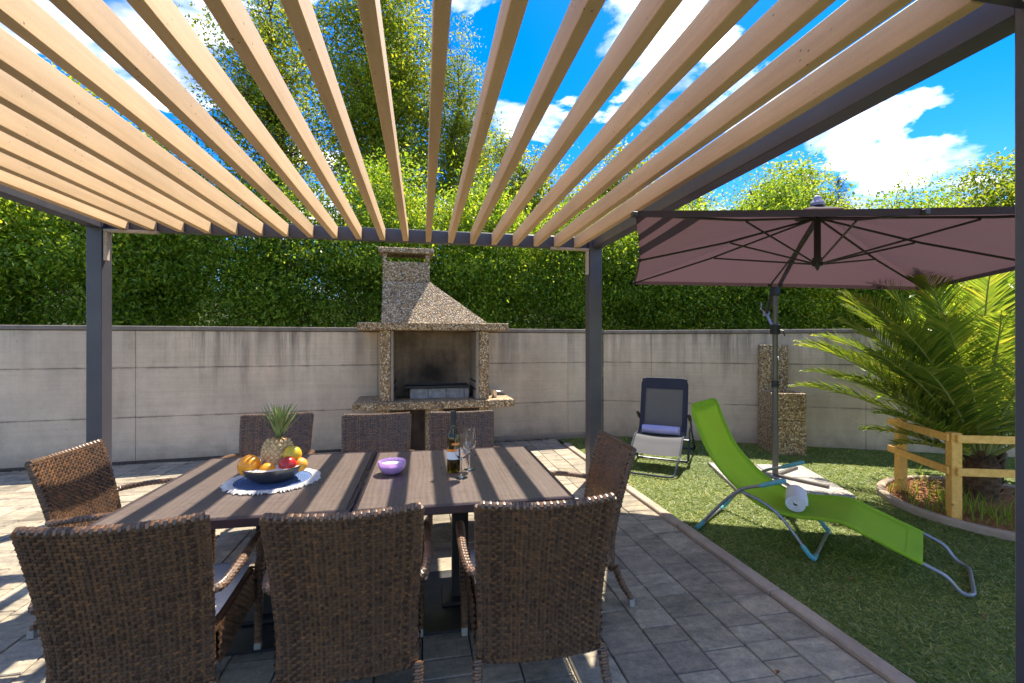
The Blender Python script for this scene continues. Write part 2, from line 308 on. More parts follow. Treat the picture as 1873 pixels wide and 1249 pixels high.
# ------------------------------------------------------------------ mesh helpers
class MB:
    def __init__(s): s.v = []; s.f = []
    def add(s, vs, fs):
        o = len(s.v); s.v += [tuple(x) for x in vs]; s.f += [tuple(i + o for i in f) for f in fs]; return s
    def box(s, a, b, ch=0., mat=None):
        (x0, y0, z0), (x1, y1, z1) = a, b
        if ch <= 0:
            vs = [(x, y, z) for z in (z0, z1) for y in (y0, y1) for x in (x0, x1)]
            fs = [(0, 2, 3, 1), (4, 5, 7, 6), (0, 1, 5, 4), (2, 6, 7, 3), (0, 4, 6, 2), (1, 3, 7, 5)]
        else:
            c = ch; vs = []; idx = {}
            for ix, x in enumerate((x0, x1)):
                for iy, y in enumerate((y0, y1)):
                    for iz, z in enumerate((z0, z1)):
                        dx, dy, dz = (c if ix == 0 else -c), (c if iy == 0 else -c), (c if iz == 0 else -c)
                        for k, q in enumerate(((x, y + dy, z + dz), (x + dx, y, z + dz), (x + dx, y + dy, z))):
                            idx[ix, iy, iz, k] = len(vs); vs.append(q)
            I = idx; fs = []
            for i in (0, 1):
                q = [I[i, 0, 0, 0], I[i, 0, 1, 0], I[i, 1, 1, 0], I[i, 1, 0, 0]]; fs.append(q if i == 0 else q[::-1])
                q = [I[0, i, 0, 1], I[1, i, 0, 1], I[1, i, 1, 1], I[0, i, 1, 1]]; fs.append(q if i == 0 else q[::-1])
                q = [I[0, 0, i, 2], I[0, 1, i, 2], I[1, 1, i, 2], I[1, 0, i, 2]]; fs.append(q if i == 0 else q[::-1])
            for i in (0, 1):
                for j in (0, 1):
                    def fl(q, k): return q if k else q[::-1]
                    fs.append(fl([I[0, i, j, 1], I[0, i, j, 2], I[1, i, j, 2], I[1, i, j, 1]], i != j))
                    fs.append(fl([I[i, 0, j, 0], I[i, 0, j, 2], I[i, 1, j, 2], I[i, 1, j, 0]], i == j))
                    fs.append(fl([I[i, j, 0, 0], I[i, j, 0, 1], I[i, j, 1, 1], I[i, j, 1, 0]], i != j))
                    for k in (0, 1): fs.append(fl([I[i, j, k, 0], I[i, j, k, 1], I[i, j, k, 2]], (i + j + k) % 2 == 1))
        if mat is not None: vs = [tuple(mat @ Vector(q)) for q in vs]
        return s.add(vs, fs)
    def tube(s, path, rad, n=8, caps=True, flat=1.):
        P = [Vector(p) for p in path]; m = len(P); rr = rad if hasattr(rad, '__len__') else [rad] * m
        T = [(P[min(i + 1, m - 1)] - P[max(i - 1, 0)]).normalized() for i in range(m)]
        up = Vector((0, 0, 1)) if abs(T[0].z) < .9 else Vector((1, 0, 0)); vs = []; fs = []
        N = (up - T[0] * up.dot(T[0])).normalized()
        for i in range(m):
            N = (N - T[i] * N.dot(T[i])).normalized(); B = T[i].cross(N)
            for k in range(n):
                a = 2 * math.pi * k / n; vs.append(P[i] + N * (math.cos(a) * rr[i]) + B * (math.sin(a) * rr[i] * flat))
        for i in range(m - 1):
            for k in range(n): fs.append((i * n + k, i * n + (k + 1) % n, (i + 1) * n + (k + 1) % n, (i + 1) * n + k))
        if caps: fs += [tuple(range(n))[::-1], tuple((m - 1) * n + k for k in range(n))]
        return s.add(vs, fs)
    def lathe(s, prof, n=32, c=(0, 0, 0), closed=False):
        vs = []; fs = []; m = len(prof)
        for r, z in prof:
            for k in range(n):
                a = 2 * math.pi * k / n; vs.append((c[0] + r * math.cos(a), c[1] + r * math.sin(a), c[2] + z))
        for i in range(m if closed else m - 1):
            j = (i + 1) % m
            for k in range(n): fs.append((i * n + k, i * n + (k + 1) % n, j * n + (k + 1) % n, j * n + k))
        if not closed:
            if prof[0][0] > 0: fs.append(tuple(range(n))[::-1])
            if prof[-1][0] > 0: fs.append(tuple((m - 1) * n + k for k in range(n)))
        return s.add(vs, fs)
    def prism(s, poly, a, b, axis=2):
        n = len(poly)
        def P(p, t):
            return (p[0], p[1], t) if axis == 2 else (p[0], t, p[1]) if axis == 1 else (t, p[0], p[1])
        vs = [P(p, a) for p in poly] + [P(p, b) for p in poly]
        fs = [tuple(range(n))[::-1], tuple(range(n, 2 * n))] + [(i, (i + 1) % n, n + (i + 1) % n, n + i) for i in range(n)]
        return s.add(vs, fs)
    def mesh(s, name, mat, smooth=False):
        me = bpy.data.meshes.new(name); me.from_pydata(s.v, [], s.f); me.materials.append(mat)
        me.polygons.foreach_set('use_smooth', [smooth] * len(me.polygons)); me.update(); return me
def fix_normals(me):
    import bmesh
    b = bmesh.new(); b.from_mesh(me); bmesh.ops.recalc_face_normals(b, faces=b.faces); b.to_mesh(me); b.free()
def link(name, data, parent=None, loc=(0, 0, 0), rz=0.):
    o = bpy.data.objects.new(name, data); COL.objects.link(o); o.parent = parent; o.location = loc; o.rotation_euler = (0, 0, rz); return o
def obj(name, mb, mat, parent=None, loc=(0, 0, 0), rz=0., smooth=False, fix=True):
    me = mb.mesh(name, M[mat], smooth)
    if fix: fix_normals(me)
    if smooth:
        try: me.set_sharp_from_angle(angle=R(40))
        except Exception: pass
    return link(name, me, parent, loc, rz)
def tag(o, label, cat=None, group=None, kind=None):
    if label: o['label'] = label
    if cat: o['category'] = cat
    if group: o['group'] = group
    if kind: o['kind'] = kind
    return o
def thing(name, label, cat, loc=(0, 0, 0), rz=0., group=None):
    return tag(link(name, None, None, loc, rz), label, cat, group)
def copy_tree(o, parent=None):
    c = o.copy(); COL.objects.link(c); c.parent = parent
    for ch in list(o.children): copy_tree(ch, c)
    return c
def smoothpath(pts, per=6):
    P = [Vector(p) for p in pts]; P = [P[0] * 2 - P[1]] + P + [P[-1] * 2 - P[-2]]; outp = []
    for i in range(1, len(P) - 2):
        for k in range(per):
            t = k / per; a, b, c, d = P[i - 1], P[i], P[i + 1], P[i + 2]
            outp.append(.5 * ((2 * b) + (c - a) * t + (2 * a - 5 * b + 4 * c - d) * t * t + (3 * b - a - 3 * c + d) * t ** 3))
    outp.append(P[-2]); return outp
def np_mesh(name, V, F, mat, smooth=False):
    me = bpy.data.meshes.new(name); k = F.shape[1]
    me.vertices.add(len(V)); me.vertices.foreach_set('co', V.astype(np.float32).ravel())
    me.loops.add(F.size); me.loops.foreach_set('vertex_index', F.astype(np.int32).ravel())
    me.polygons.add(len(F)); me.polygons.foreach_set('loop_start', np.arange(0, F.size, k, dtype=np.int32))
    me.polygons.foreach_set('use_smooth', np.full(len(F), smooth)); me.materials.append(mat); me.update(calc_edges=True); return me

# ------------------------------------------------------------------ the setting
g = MB(); g.add([(-60, -30, -.05), (90, -30, -.05), (90, 120, -.05), (-60, 120, -.05)], [(0, 1, 2, 3)])
tag(obj('ground', g, 'ground'), 'rough grassy ground beyond the garden wall', kind='structure')
g = MB(); hp = []  # added rising bank, blocks bright horizon sky in the hedge gaps
for j, (yy, zz_) in enumerate(((10.6, -.06), (12.2, 1.1), (14., 2.3), (20., 3.4), (34., 4.2), (60., 4.))):
    for i in range(41):
        x = -40 + i * 2.4; hp.append((x, yy - max(0., x - 4) * .33 + max(0, x - 4) * .0 + .4 * math.sin(x * .9), zz_ + (.25 * math.sin(x * 1.3 + j) if j else 0)))
g.add(hp, [(j * 41 + i, j * 41 + i + 1, (j + 1) * 41 + i + 1, (j + 1) * 41 + i) for j in range(5) for i in range(40)])
tag(obj('added_bank', g, 'ground', smooth=True), 'green bank added behind the hedge trees to block the bright horizon', kind='structure')
KX = 2.77; KY = 6.81                                    # corner of the garden wall
def wl(x): return 6.25 + .075 * (x + 4.71)              # face line of the back wall
def wr(x): return KY - .5 * (x - KX)                    # face line of the angled wall
lm = MB(); lm.add([(2.02, -3, 0), (12, -3, 0), (12, 2.1, 0), (KX, KY + .05, 0), (2.02, KY + .0, 0)], [(0, 1, 2, 3, 4)])
lawn = obj('lawn', lm, 'turf'); tag(lawn, 'green artificial turf lawn beside the paving', kind='structure')
# turf blades
rng = np.random.default_rng(3)
n = 330000; X = rng.uniform(2.04, 7.5, n); Y = rng.uniform(.9, 6.9, n)
d = Y * .98 + X * .19; keep = (Y < np.where(X < KX, KY, KY - .5 * (X - KX)) - .01) & (rng.random(n) < np.clip(7.5 / d ** 1.5, 0, 1)) & ((X * .98 - Y * .19) / d < 1.16)
keep &= ((X - 4.97) ** 2 + (Y - 3.12) ** 2 > .80 ** 2)
X, Y, d = X[keep], Y[keep], d[keep]; n = len(X)
hgt = rng.uniform(.006, .017, n); wd = rng.uniform(.0025, .0045, n) * (1 + d / 6); an = rng.uniform(0, 6.283, n); ln = rng.normal(0, .026, (n, 2))
B0 = np.stack([X - np.cos(an) * wd, Y - np.sin(an) * wd, np.full(n, .0)], -1); B1 = np.stack([X + np.cos(an) * wd, Y + np.sin(an) * wd, np.full(n, .0)], -1)
B2 = np.stack([X + ln[:, 0], Y + ln[:, 1], hgt], -1)
V = np.stack([B0, B1, B2], 1).reshape(-1, 3); F = np.arange(3 * n).reshape(-1, 3)
tag(link('grass', np_mesh('grass', V, F, M['blade'])), 'short blades of the artificial turf', kind='stuff')

# paving: bedding sheet with single pavers
pm = MB(); pm.add([(-9, -3, .002), (1.95, -3, .002), (1.95, wl(1.95), .002), (-9, wl(-9), .002)], [(0, 1, 2, 3)])
patio = obj('paving', pm, 'joint'); tag(patio, 'grey concrete block paving of the terrace', kind='structure')
pav = []; rr = random.Random(11); x = 1.945; row = 0
while x > -7.6:
    w = .205 if row % 2 else .225
    y = .75 - rr.random() * .3
    while y < wl(x) - .14:
        ln_ = rr.choice([.125, .20, .20, .265, .265, .33]); x1, y1 = x, min(y + ln_, wl(x) - .13)
        cxp, cyp = x - w / 2, (y + y1) / 2; dd = cyp * .98 + cxp * .19; sxp = (cxp * .98 - cyp * .19) / max(dd, .01)
        if dd > 1.75 and abs(sxp) < 1.2 and y1 - y > .04: pav.append((w * (y1 - y) / dd ** 3, x - w, y, x, y1))
        y = y1
    x -= w; row += 1
pav.sort(reverse=True)
def paver_mb(mb, x0, y0, x1, y1, q):
    gq = .003; c = .004; z0, z1 = .0, .022 + q.uniform(-.0015, .0015); tx, ty = q.uniform(-.0012, .0012), q.uniform(-.0012, .0012)
    a, b, cc, dd_ = x0 + gq, y0 + gq, x1 - gq, y1 - gq
    vs = [(a, b, z0), (cc, b, z0), (cc, dd_, z0), (a, dd_, z0), (a, b, z1 - c), (cc, b, z1 - c), (cc, dd_, z1 - c), (a, dd_, z1 - c),
          (a + c, b + c, z1 - tx - ty), (cc - c, b + c, z1 + tx - ty), (cc - c, dd_ - c, z1 + tx + ty), (a + c, dd_ - c, z1 - tx + ty)]
    return mb.add(vs, [(8, 9, 10, 11)] + [(i, (i + 1) % 4, 4 + (i + 1) % 4, 4 + i) for i in range(4)] + [(4 + i, 4 + (i + 1) % 4, 8 + (i + 1) % 4, 8 + i) for i in range(4)])
for i, (_, x0, y0, x1, y1) in enumerate(pav[:300]):
    cx_, cy_ = (x0 + x1) / 2, (y0 + y1) / 2
    obj('paver', paver_mb(MB(), x0 - cx_, y0 - cy_, x1 - cx_, y1 - cy_, rr), 'paver', patio, (cx_, cy_, 0), fix=False)
far = MB()
for _, x0, y0, x1, y1 in pav[300:]: paver_mb(far, x0, y0, x1, y1, rr)
fo = obj('far_pavers', far, 'paver', patio, fix=False); fo['kind'] = 'stuff'
# soil strip at the foot of the wall, with loose crumbs
sm_ = MB(); sm_.add([(-9, wl(-9) - .14, .012), (1.9, wl(1.9) - .14, .012), (1.9, wl(1.9), .03), (-9, wl(-9), .03)], [(0, 1, 2, 3)])
for i in range(900):
    x = rr.uniform(-6, 1.9); y = wl(x) - rr.uniform(.01, .16); s_ = rr.uniform(.006, .022); z = .015
    sm_.add([(x - s_, y, z), (x + s_ * .6, y - s_ * .7, z), (x + s_ * .4, y + s_ * .8, z), (x, y, z + s_ * rr.uniform(.7, 1.4))], [(0, 1, 3), (1, 2, 3), (2, 0, 3)])
tag(obj('soil_strip', sm_, 'soil', fix=False), 'dark soil and debris along the wall foot', kind='stuff')
# kerb stones
kerb = link('kerb', None); tag(kerb, 'beige concrete kerb between paving and lawn', kind='structure')
y = .35
for i in range(7):
    L_ = .98; k = MB(); k.box((-.04, .003, -.03), (.04, L_ - .003, .048 + rr.uniform(-.002, .003)), .007)
    y1 = min(y + L_, wl(2) - .35)
    obj('kerb_stone', k, 'kerb', kerb, (1.992 + rr.uniform(-.003, .003), y, 0), rr.uniform(-.003, .003)); y += L_
    if y > 5.9: break

# ------------------------------------------------------------------ garden walls
def garden_wall(name, label, origin, ang, length, joints, height, foot=None):
    # local +X along the wall, +Y away from the garden, face at y = 0
    t = thing(name, label, 'garden wall', origin, ang)
    core = MB(); core.box((0, .012, -.05), (length, .2, height - .06)); obj('core', core, 'footing', t)
    zs = [0., .555, 1.155, height - .058]; xs = [0.] + joints + [length]
    for a, b in zip(xs[:-1], xs[1:]):
        for z0, z1 in zip(zs[:-1], zs[1:]):
            p = MB(); e = .0018; p.box((a + e, 0, z0 + e), (b - e, .03, z1 - e), .004); obj('panel', p, 'concrete', t, (0, rr.uniform(-.002, .002), 0))
    c = MB(); c.box((0, -.022, height - .055), (length, .225, height), .008); obj('coping', c, 'coping', t)
    if foot:
        f_ = MB(); f_.box((foot[0], -.085, -.04), (foot[1], -.004, .075), .012); obj('footing', f_, 'footing', t)
    return t
angL = math.atan(.075); angR = math.atan(-.5)
Ll = 9.6; ux, uy = math.cos(angL), math.sin(angL)
garden_wall('concrete_wall', 'long stained concrete garden wall behind the barbecue', (KX - Ll * ux, KY - Ll * uy, 0), angL, Ll, [.6, 3.4, 6.22, 9.02], 1.665, (7.75, 9.55))
garden_wall('concrete_wall', 'concrete garden wall turning towards the palm behind the tap pillar', (KX + .012, KY, 0), angR, 8.6, [.72, 3.52, 6.3], 1.65)

# ------------------------------------------------------------------ pergola
PX0, PS, PZ, PY, PT, PH = -2.4625, .21195, 2.4246, 4.485, .050, .114
perg = thing('pergola', 'dark steel pergola roofed with beige wooden slats above the table', 'pergola')
def pbox(name, mat, a, b, ch=.004):
    c = [(p + q) / 2 for p, q in zip(a, b)]; m = MB(); m.box([p - q for p, q in zip(a, c)], [p - q for p, q in zip(b, c)], ch); return obj(name, m, mat, perg, c)
pbox('post', 'steel', (-2.745, 4.43, .02), (-2.632, 4.565, 2.545))
pbox('post', 'steel', (1.667, 4.43, .02), (1.797, 4.565, 2.545))
pbox('post', 'steel', (1.688, .905, .02), (1.812, 1.035, 2.545))
pbox('post', 'steel', (-2.745, .905, .02), (-2.632, 1.035, 2.545))
pbox('beam', 'steel', (-2.630, PY + .002, PZ), (1.665, PY + .075, PZ + .118))
pbox('beam', 'steel', (-2.630, .93, PZ), (1.686, 1.02, PZ + .118))
pbox('beam', 'steel', (1.70, 1.037, PZ), (1.80, 4.428, PZ + .118))
pbox('beam', 'steel', (-2.735, 1.037, PZ), (-2.635, 4.428, PZ + .118))
for k in range(20):
    xr = PX0 + PS * k; dz = rr.uniform(-.001, .001)
    pbox('slat', 'slat', (xr - PT, 1.022, PZ + dz + .001), (xr, PY, PZ + PH + dz), .003)
for sgn, xp in ((1, -2.63), (-1, 1.664)):
    m = MB(); m.box((min(0, sgn * .40), -.02, -.028), (max(0, sgn * .40), .02, -.004), .003)
    m.box((min(sgn * .002, sgn * .03), -.02, -.27), (max(sgn * .002, sgn * .03), .02, -.03), .003)
    obj('corner_bracket', m, 'bracket', perg, (xp, PY - .025, PZ))
for q in ((1.74, .975), (1.60, .972), (1.45, .972)):
    b = MB(); b.lathe([(.011, 0), (.011, -.006), (.007, -.011), (0, -.012)], 10); obj('bolt', b, 'bolt', perg, (q[0] - .1, q[1], PZ))

# ------------------------------------------------------------------ barbecue
bb = thing('barbecue', 'large exposed aggregate barbecue with chimney standing against the wall', 'barbecue', (.16, 5.76, 0), R(1.5))
def bpart(name, mat, a, b, ch=.008, parent=bb, smooth=False):
    m = MB(); m.box(a, b, ch); return obj(name, m, mat, parent)
bpart('base_wall', 'aggregate', (-.68, .10, -.02), (-.55, .74, .638)); bpart('base_wall', 'aggregate', (.55, .10, -.02), (.68, .74, .638))
bpart('base_wall', 'aggregate', (-.12, .10, -.02), (.10, .74, .638)); bpart('base_back', 'soot', (-.55, .62, -.02), (.55, .70, .636), 0)
bpart('hearth_slab', 'aggregate', (-.98, 0, .64), (1.0, .78, .735))
bpart('side_wall', 'aggregate', (-.665, .06, .737), (-.545, .74, 1.612)); bpart('side_wall', 'aggregate', (.553, .06, .737), (.678, .74, 1.612))
for s_, x0 in ((1, -.543), (-1, .551)):
    a_, b_ = sorted((x0, x0 + s_ * .035)); w_ = bpart('lining', 'footing', (a_, .075, .737), (b_, .66, 1.608), .004)
    for z in (.86, .955):
        c_, d_ = sorted((x0 + s_ * .037, x0 + s_ * .055)); bpart('grill_ledge', 'iron', (c_, .09, z), (d_, .60, z + .014), .002, w_)
bpart('firebox_back', 'soot', (-.543, .665, .737), (.551, .72, 1.61), 0)
bpart('mantel', 'aggregate', (-.93, .015, 1.614), (.93, .76, 1.708))
# hood: vertical on its left side, sloping on front and right
h = MB(); h.add([(-.65, .05, 1.709), (.66, .05, 1.709), (.66, .74, 1.709), (-.65, .74, 1.709), (-.655, .46, 2.27), (-.055, .46, 2.27), (-.055, .74, 2.27), (-.655, .74, 2.27)],
                [(0, 1, 5, 4), (1, 2, 6, 5), (2, 3, 7, 6), (3, 0, 4, 7), (0, 3, 2, 1), (4, 5, 6, 7)]); obj('hood', h, 'aggregate', bb)
ch_ = bpart('chimney', 'aggregate', (-.657, .458, 2.272), (-.053, .742, 2.525), .005)
for px_ in (-.657, -.108):
    for py_ in (.458, .69): bpart('chimney_pier', 'aggregate', (px_, py_, 2.526), (px_ + .055, py_ + .052, 2.632), .003, ch_)
bpart('chimney_cap', 'aggregate', (-.71, .41, 2.634), (.0, .79, 2.70), .006)
for i in range(3): bpart('fire_brick', 'firebrick', (-.31 + i * .232, .28, .737), (-.082 + i * .232, .40, .868), .005)
bpart('fire_brick', 'firebrick', (.388, .28, .737), (.448, .42, .868), .005)
bpart('fire_brick', 'firebrick', (-.31, .56, .737), (.40, .645, .868), .005)
m = MB(); m.box((-.37, .25, .872), (.46, .64, .886), .003); m.box((-.37, .25, .886), (.46, .262, .902)); m.box((-.37, .628, .886), (.46, .64, .902)); obj('iron_tray', m, 'iron', bb)
cup = thing('metal_cup', 'small metal cup with handle on the barbecue slab', 'cup', (.93, 6.02, .737))
c = MB(); c.lathe([(.033, 0), (.036, .004), (.038, .095), (.040, .10), (.035, .10), (.034, .008), (0, .008)], 20); obj('body', c, 'steel_bright', cup, smooth=True)
c = MB(); c.tube(smoothpath([(.036, 0, .085), (.075, 0, .078), (.12, 0, .086)]), .005, 6); obj('handle', c, 'steel_bright', cup, smooth=True)

# ------------------------------------------------------------------ tap pillar
tp = thing('tap_pillar', 'exposed aggregate garden tap pillar with basin block against the angled wall', 'tap pillar', (4.76, 5.40, 0), R(-20))
m = MB(); m.box((-.2, -.24, -.02), (.2, .22, .44), .008); obj('basin_block', m, 'aggregate', tp)
m = MB(); m.box((-.2, -.24, .446), (.2, -.19, .80), .006); m.box((-.2, .17, .446), (.2, .22, .80), .006); m.box((-.2, -.19, .446), (-.15, .17, .80), .006); m.box((.15, -.19, .446), (.2, .17, .80), .006); m.box((-.15, -.19, .446), (.15, .17, .70)); obj('basin', m, 'aggregate', tp)
m = MB(); m.box((-.19, .224, -.02), (.17, .34, 1.43), .008); obj('column', m, 'aggregate', tp)
m = MB(); m.tube([(.0, .224, 1.27), (.0, .15, 1.27), (.0, .125, 1.255), (0, .12, 1.22)], .011, 8); m.lathe([(.02, 0), (.02, .006), (0, .007)], 12, (0, .18, 1.29)); m.box((-.03, .172, 1.29), (.03, .188, 1.30), .002); obj('tap', m, 'steel_bright', tp)

# ------------------------------------------------------------------ wicker
def weave(mb, fn, nu, nv, amp, gap=.10, ribs=True):
    # fn(u, v) -> (point, normal): horizontal strands passing over and under upright ribs
    seg = nu * 2
    for j in range(nv):
        va, vb = (j + gap * .5) / nv, (j + 1 - gap * .5) / nv; vm = (va + vb) / 2; vs = []; fs = []
        for i in range(seg + 1):
            u = i / seg; o = amp * math.cos(math.pi * i / 2 + math.pi * (j % 2))
            for v, k in ((va, -.0012), (vm, .0006), (vb, -.0012)):
                p, nrm = fn(u, v); vs.append(p + nrm * (o + k))
        for i in range(seg):
            a = i * 3; fs += [(a, a + 3, a + 4, a + 1), (a + 1, a + 4, a + 5, a + 2)]
        mb.add(vs, fs)
    if ribs:
        for i in range(nu + 1):
            u = i / nu; w = .28 / nu; vs = []; fs = []
            for k in range(9):
                for uu in (max(0, u - w), min(1, u + w)): vs.append(fn(uu, k / 8)[0])
            for k in range(8): fs.append((2 * k, 2 * k + 1, 2 * k + 3, 2 * k + 2))
            mb.add(vs, fs)
def wrapped(mb, path, rad, pitch=.0115, n=10, amp=.0016, flat=1.):
    # a tube wrapped with separate woven bands
    P = smoothpath(path, 10); Ls = [0.]
    for a, b in zip(P[:-1], P[1:]): Ls.append(Ls[-1] + (b - a).length)
    tot = Ls[-1]; cnt = max(2, int(tot / pitch))
    def at(s):
        s = min(max(s, 0), tot - 1e-6); i = max(k for k in range(len(Ls)) if Ls[k] <= s); i = min(i, len(P) - 2)
        return P[i].lerp(P[i + 1], (s - Ls[i]) / max(1e-9, Ls[i + 1] - Ls[i])), (P[i + 1] - P[i]).normalized()
    N = None
    for j in range(cnt):
        vs = []; fs = []
        for e, k in ((0., -.0012), (.5, .0004), (1., -.0012)):
            s = (j + .06 + e * .88) * tot / cnt; p, T = at(s)
            if N is None: N = (Vector((1, 0, 0)) if abs(T.x) < .8 else Vector((0, 1, 0)))
            N = (N - T * N.dot(T)).normalized(); B = T.cross(N); r = rad(s / tot) if callable(rad) else rad
            for i in range(n):
                a = 2 * math.pi * (i + .5) / n; q = r + k + amp * (1 if (i + j) % 2 else -1)
                vs.append(p + N * (math.cos(a) * q) + B * (math.sin(a) * q * flat))
        for b_ in range(2):
            for i in range(n): fs.append((b_ * n + i, b_ * n + (i + 1) % n, (b_ + 1) * n + (i + 1) % n, (b_ + 1) * n + i))
        mb.add(vs, fs)
    mb.tube(P[::3] + [P[-1]], (rad(.5) if callable(rad) else rad) * .86, 6)
HB = .848
def back_pt(u, v, side):
    # u 0..1 across, v 0..1 upwards; side -1 rear face, +1 front face
    a = u * 2 - 1; z = .20 + (HB - .20) * v; t = max(0, (z - .36) / (HB - .36))
    hw = .240 + .022 * t + .006 * max(0, (.4 - z))
    y = -.235 - .115 * t ** 1.35 - .026 * (1 - a * a) + .05 * max(0, .40 - z)
    z2 = z - .010 * (1 - a * a) * v
    th = .017 * (1 - .15 * abs(a) ** 6)
    return Vector((a * hw, y + side * th, z2)), Vector((-a * .1 * side, side, .12 * side)).normalized()
def make_chair():
    t = thing('wicker_chair', '', 'chair')
    m = MB(); weave(m, lambda u, v: back_pt(u, v, -1), 29, 50, .0052, .15); weave(m, lambda u, v: back_pt(u, v, 1), 29, 50, .0052, .15); vs = [back_pt(i / 8, j / 8, 0)[0] for j in range(9) for i in range(9)]
    m.add(vs, [(j * 9 + i, j * 9 + i + 1, (j + 1) * 9 + i + 1, (j + 1) * 9 + i) for j in range(8) for i in range(8)])
    obj('backrest', m, 'wicker', t, smooth=True, fix=False)
    m = MB(); wrapped(m, [back_pt(u / 8, 1, 0)[0] + Vector((0, 0, .002)) for u in range(9)], .0165, .0125, 12, .0007)
    for s in (0, 1): wrapped(m, [back_pt(s, v / 8, 0)[0] for v in range(9)], .0155, .0125, 12, .0007)
    wrapped(m, [back_pt(u / 8, 0, 0)[0] for u in range(9)], .0155, .0125, 12, .0007)
    obj('back_edge', m, 'wicker', t, smooth=True, fix=False)
    # seat box
    m = MB()
    def panel(p0, p1, z0, z1, nrm):
        p0, p1 = Vector(p0), Vector(p1)
        weave(m, lambda u, v: (p0.lerp(p1, u) + Vector((0, 0, z0 + (z1 - z0) * v)), Vector(nrm)), 24, 11, .004, .15)
    panel((-.262, .25, 0), (.262, .25, 0), .25, .40, (0, 1, 0)); panel((-.262, -.22, 0), (-.262, .25, 0), .25, .40, (-1, 0, 0)); panel((.262, -.22, 0), (.262, .25, 0), .25, .40, (1, 0, 0))
    m.box((-.25, -.22, .37), (.25, .24, .395)); m.box((-.25, -.22, .262), (.25, .24, .275)); obj('seat', m, 'wicker', t, smooth=True, fix=False)
    m = MB(); cs = []
    nx_, ny_ = 14, 14
    for top in (0, 1):
        for j in range(ny_ + 1):
            for i in range(nx_ + 1):
                a, b = i / nx_ * 2 - 1, j / ny_ * 2 - 1; e = (1 - abs(a) ** 8) * (1 - abs(b) ** 8)
                cs.append((a * .246 * (1 - .02 * abs(b) ** 4), .015 + b * .228 * (1 - .02 * abs(a) ** 4), .422 + (.026 * e ** .5 + .006 * (1 - a * a) * (1 - b * b) if top else -.024 * e ** .5)))
    K = (nx_ + 1) * (ny_ + 1); fs = []
    for top in (0, 1):
        for j in range(ny_):
            for i in range(nx_):
                q = [top * K + j * (nx_ + 1) + i, top * K + j * (nx_ + 1) + i + 1, top * K + (j + 1) * (nx_ + 1) + i + 1, top * K + (j + 1) * (nx_ + 1) + i]; fs.append(q if top else q[::-1])
    m.add(cs, fs); obj('cushion', m, 'cushion', t, smooth=True)
    for s in (-1, 1):
        m = MB(); wrapped(m, [(s * .252, -.270, .555), (s * .282, -.235, .56), (s * .298, -.12, .575), (s * .301, .05, .585), (s * .297, .17, .578), (s * .288, .235, .548), (s * .280, .258, .49), (s * .275, .255, .41)], lambda q: .0185, .0105, 12, .0009, .85); obj('arm', m, 'wicker', t, smooth=True, fix=False)
        for path in ([(s * .275, .252, .415), (s * .272, .25, .25), (s * .268, .252, .04)], [(s * .254, -.245, .215), (s * .257, -.285, .12), (s * .262, -.335, .04)]):
            m = MB(); wrapped(m, path, lambda q: .0215 - .005 * q, .0105, 10, .0008)
            lg = obj('leg', m, 'wicker', t, smooth=True, fix=False); x_, y_, _ = path[-1]
            f_ = MB(); f_.box((x_ - .015, y_ - .015, 0), (x_ + .015, y_ + .015, .042), .003); obj('foot_cap', f_, 'foot', lg)
    return t
proto = make_chair()
chairs = [  # x, y, heading of the sitter (0 = looking away from the camera), label
    (-1.012, 2.085, R(3), 'wicker armchair nearest the corner of the frame, back turned, beside the long slat shadows'),
    (-.275, 2.055, R(1), 'wicker armchair seen from behind in the middle of the near row'),
    (.468, 2.025, R(-1), 'wicker armchair seen from behind, near row, next to the dark pedestal foot'),
    (-1.145, 3.72, R(183), 'wicker chair behind the pineapple on the wall side of the table'),
    (-.36, 3.575, R(181), 'wicker chair on the wall side, between pineapple and wine bottle'),
    (.325, 3.56, R(180), 'wicker chair behind the wine bottle, below the barbecue slab'),
    (-1.545, 2.93, R(-89), 'wicker armchair at the table end below the steel post, sunlit inner back'),
    (.80, 2.63, R(88), 'wicker armchair at the table end beside the lawn kerb')]
for i, (x, y, a, lab) in enumerate(chairs):
    o = proto if i == 0 else copy_tree(proto)
    o.location = (x, y, .022); o.rotation_euler = (0, 0, a); tag(o, lab, 'chair', 'wicker chairs around the dining table')

# ------------------------------------------------------------------ tables
ZT = .74
def make_table(x0, x1, y0, y1, label):
    cx_, cy_ = (x0 + x1) / 2, (y0 + y1) / 2; hx, hy = (x1 - x0) / 2, (y1 - y0) / 2
    t = thing('dining_table', label, 'table', (cx_, cy_, .022), R(-.4), 'pedestal tables pushed together'); Z = ZT - .022
    m = MB(); m.box((-hx + .022, -hy + .022, Z - .022), (hx - .022, hy - .022, Z), .002); obj('tabletop', m, 'tabletop', t)
    for a, b in (((-hx, -hy), (hx, -hy + .021)), ((-hx, hy - .021), (hx, hy)), ((-hx, -hy + .0215), (-hx + .021, hy - .0215)), ((hx - .021, -hy + .0215), (hx, hy - .0215))):
        m = MB(); m.box((*a, Z - .042), (*b, Z + .0015), .006); obj('edge_strip', m, 'table_edge', t)
    m = MB(); m.box((-.045, -.045, .03), (.045, .045, Z - .05), .006); obj('column', m, 'table_leg', t)
    m = MB(); m.box((-.30, -.04, Z - .05), (.30, .04, Z - .023), .004); m.box((-.04, -.30, Z - .0505), (.04, .30, Z - .0235), .004); obj('cross_frame', m, 'table_leg', t)
    m = MB(); m.box((-.31, -.31, 0), (.31, .31, .012), .004); m.box((-.10, -.10, .012), (.10, .10, .032), .006); obj('base_plate', m, 'table_leg', t)
    return t
make_table(-1.305, -.302, 2.09, 3.19, 'square brown table carrying the fruit bowl')
make_table(-.297, .712, 2.075, 3.155, 'square brown table carrying the wine bottle and violet candle')

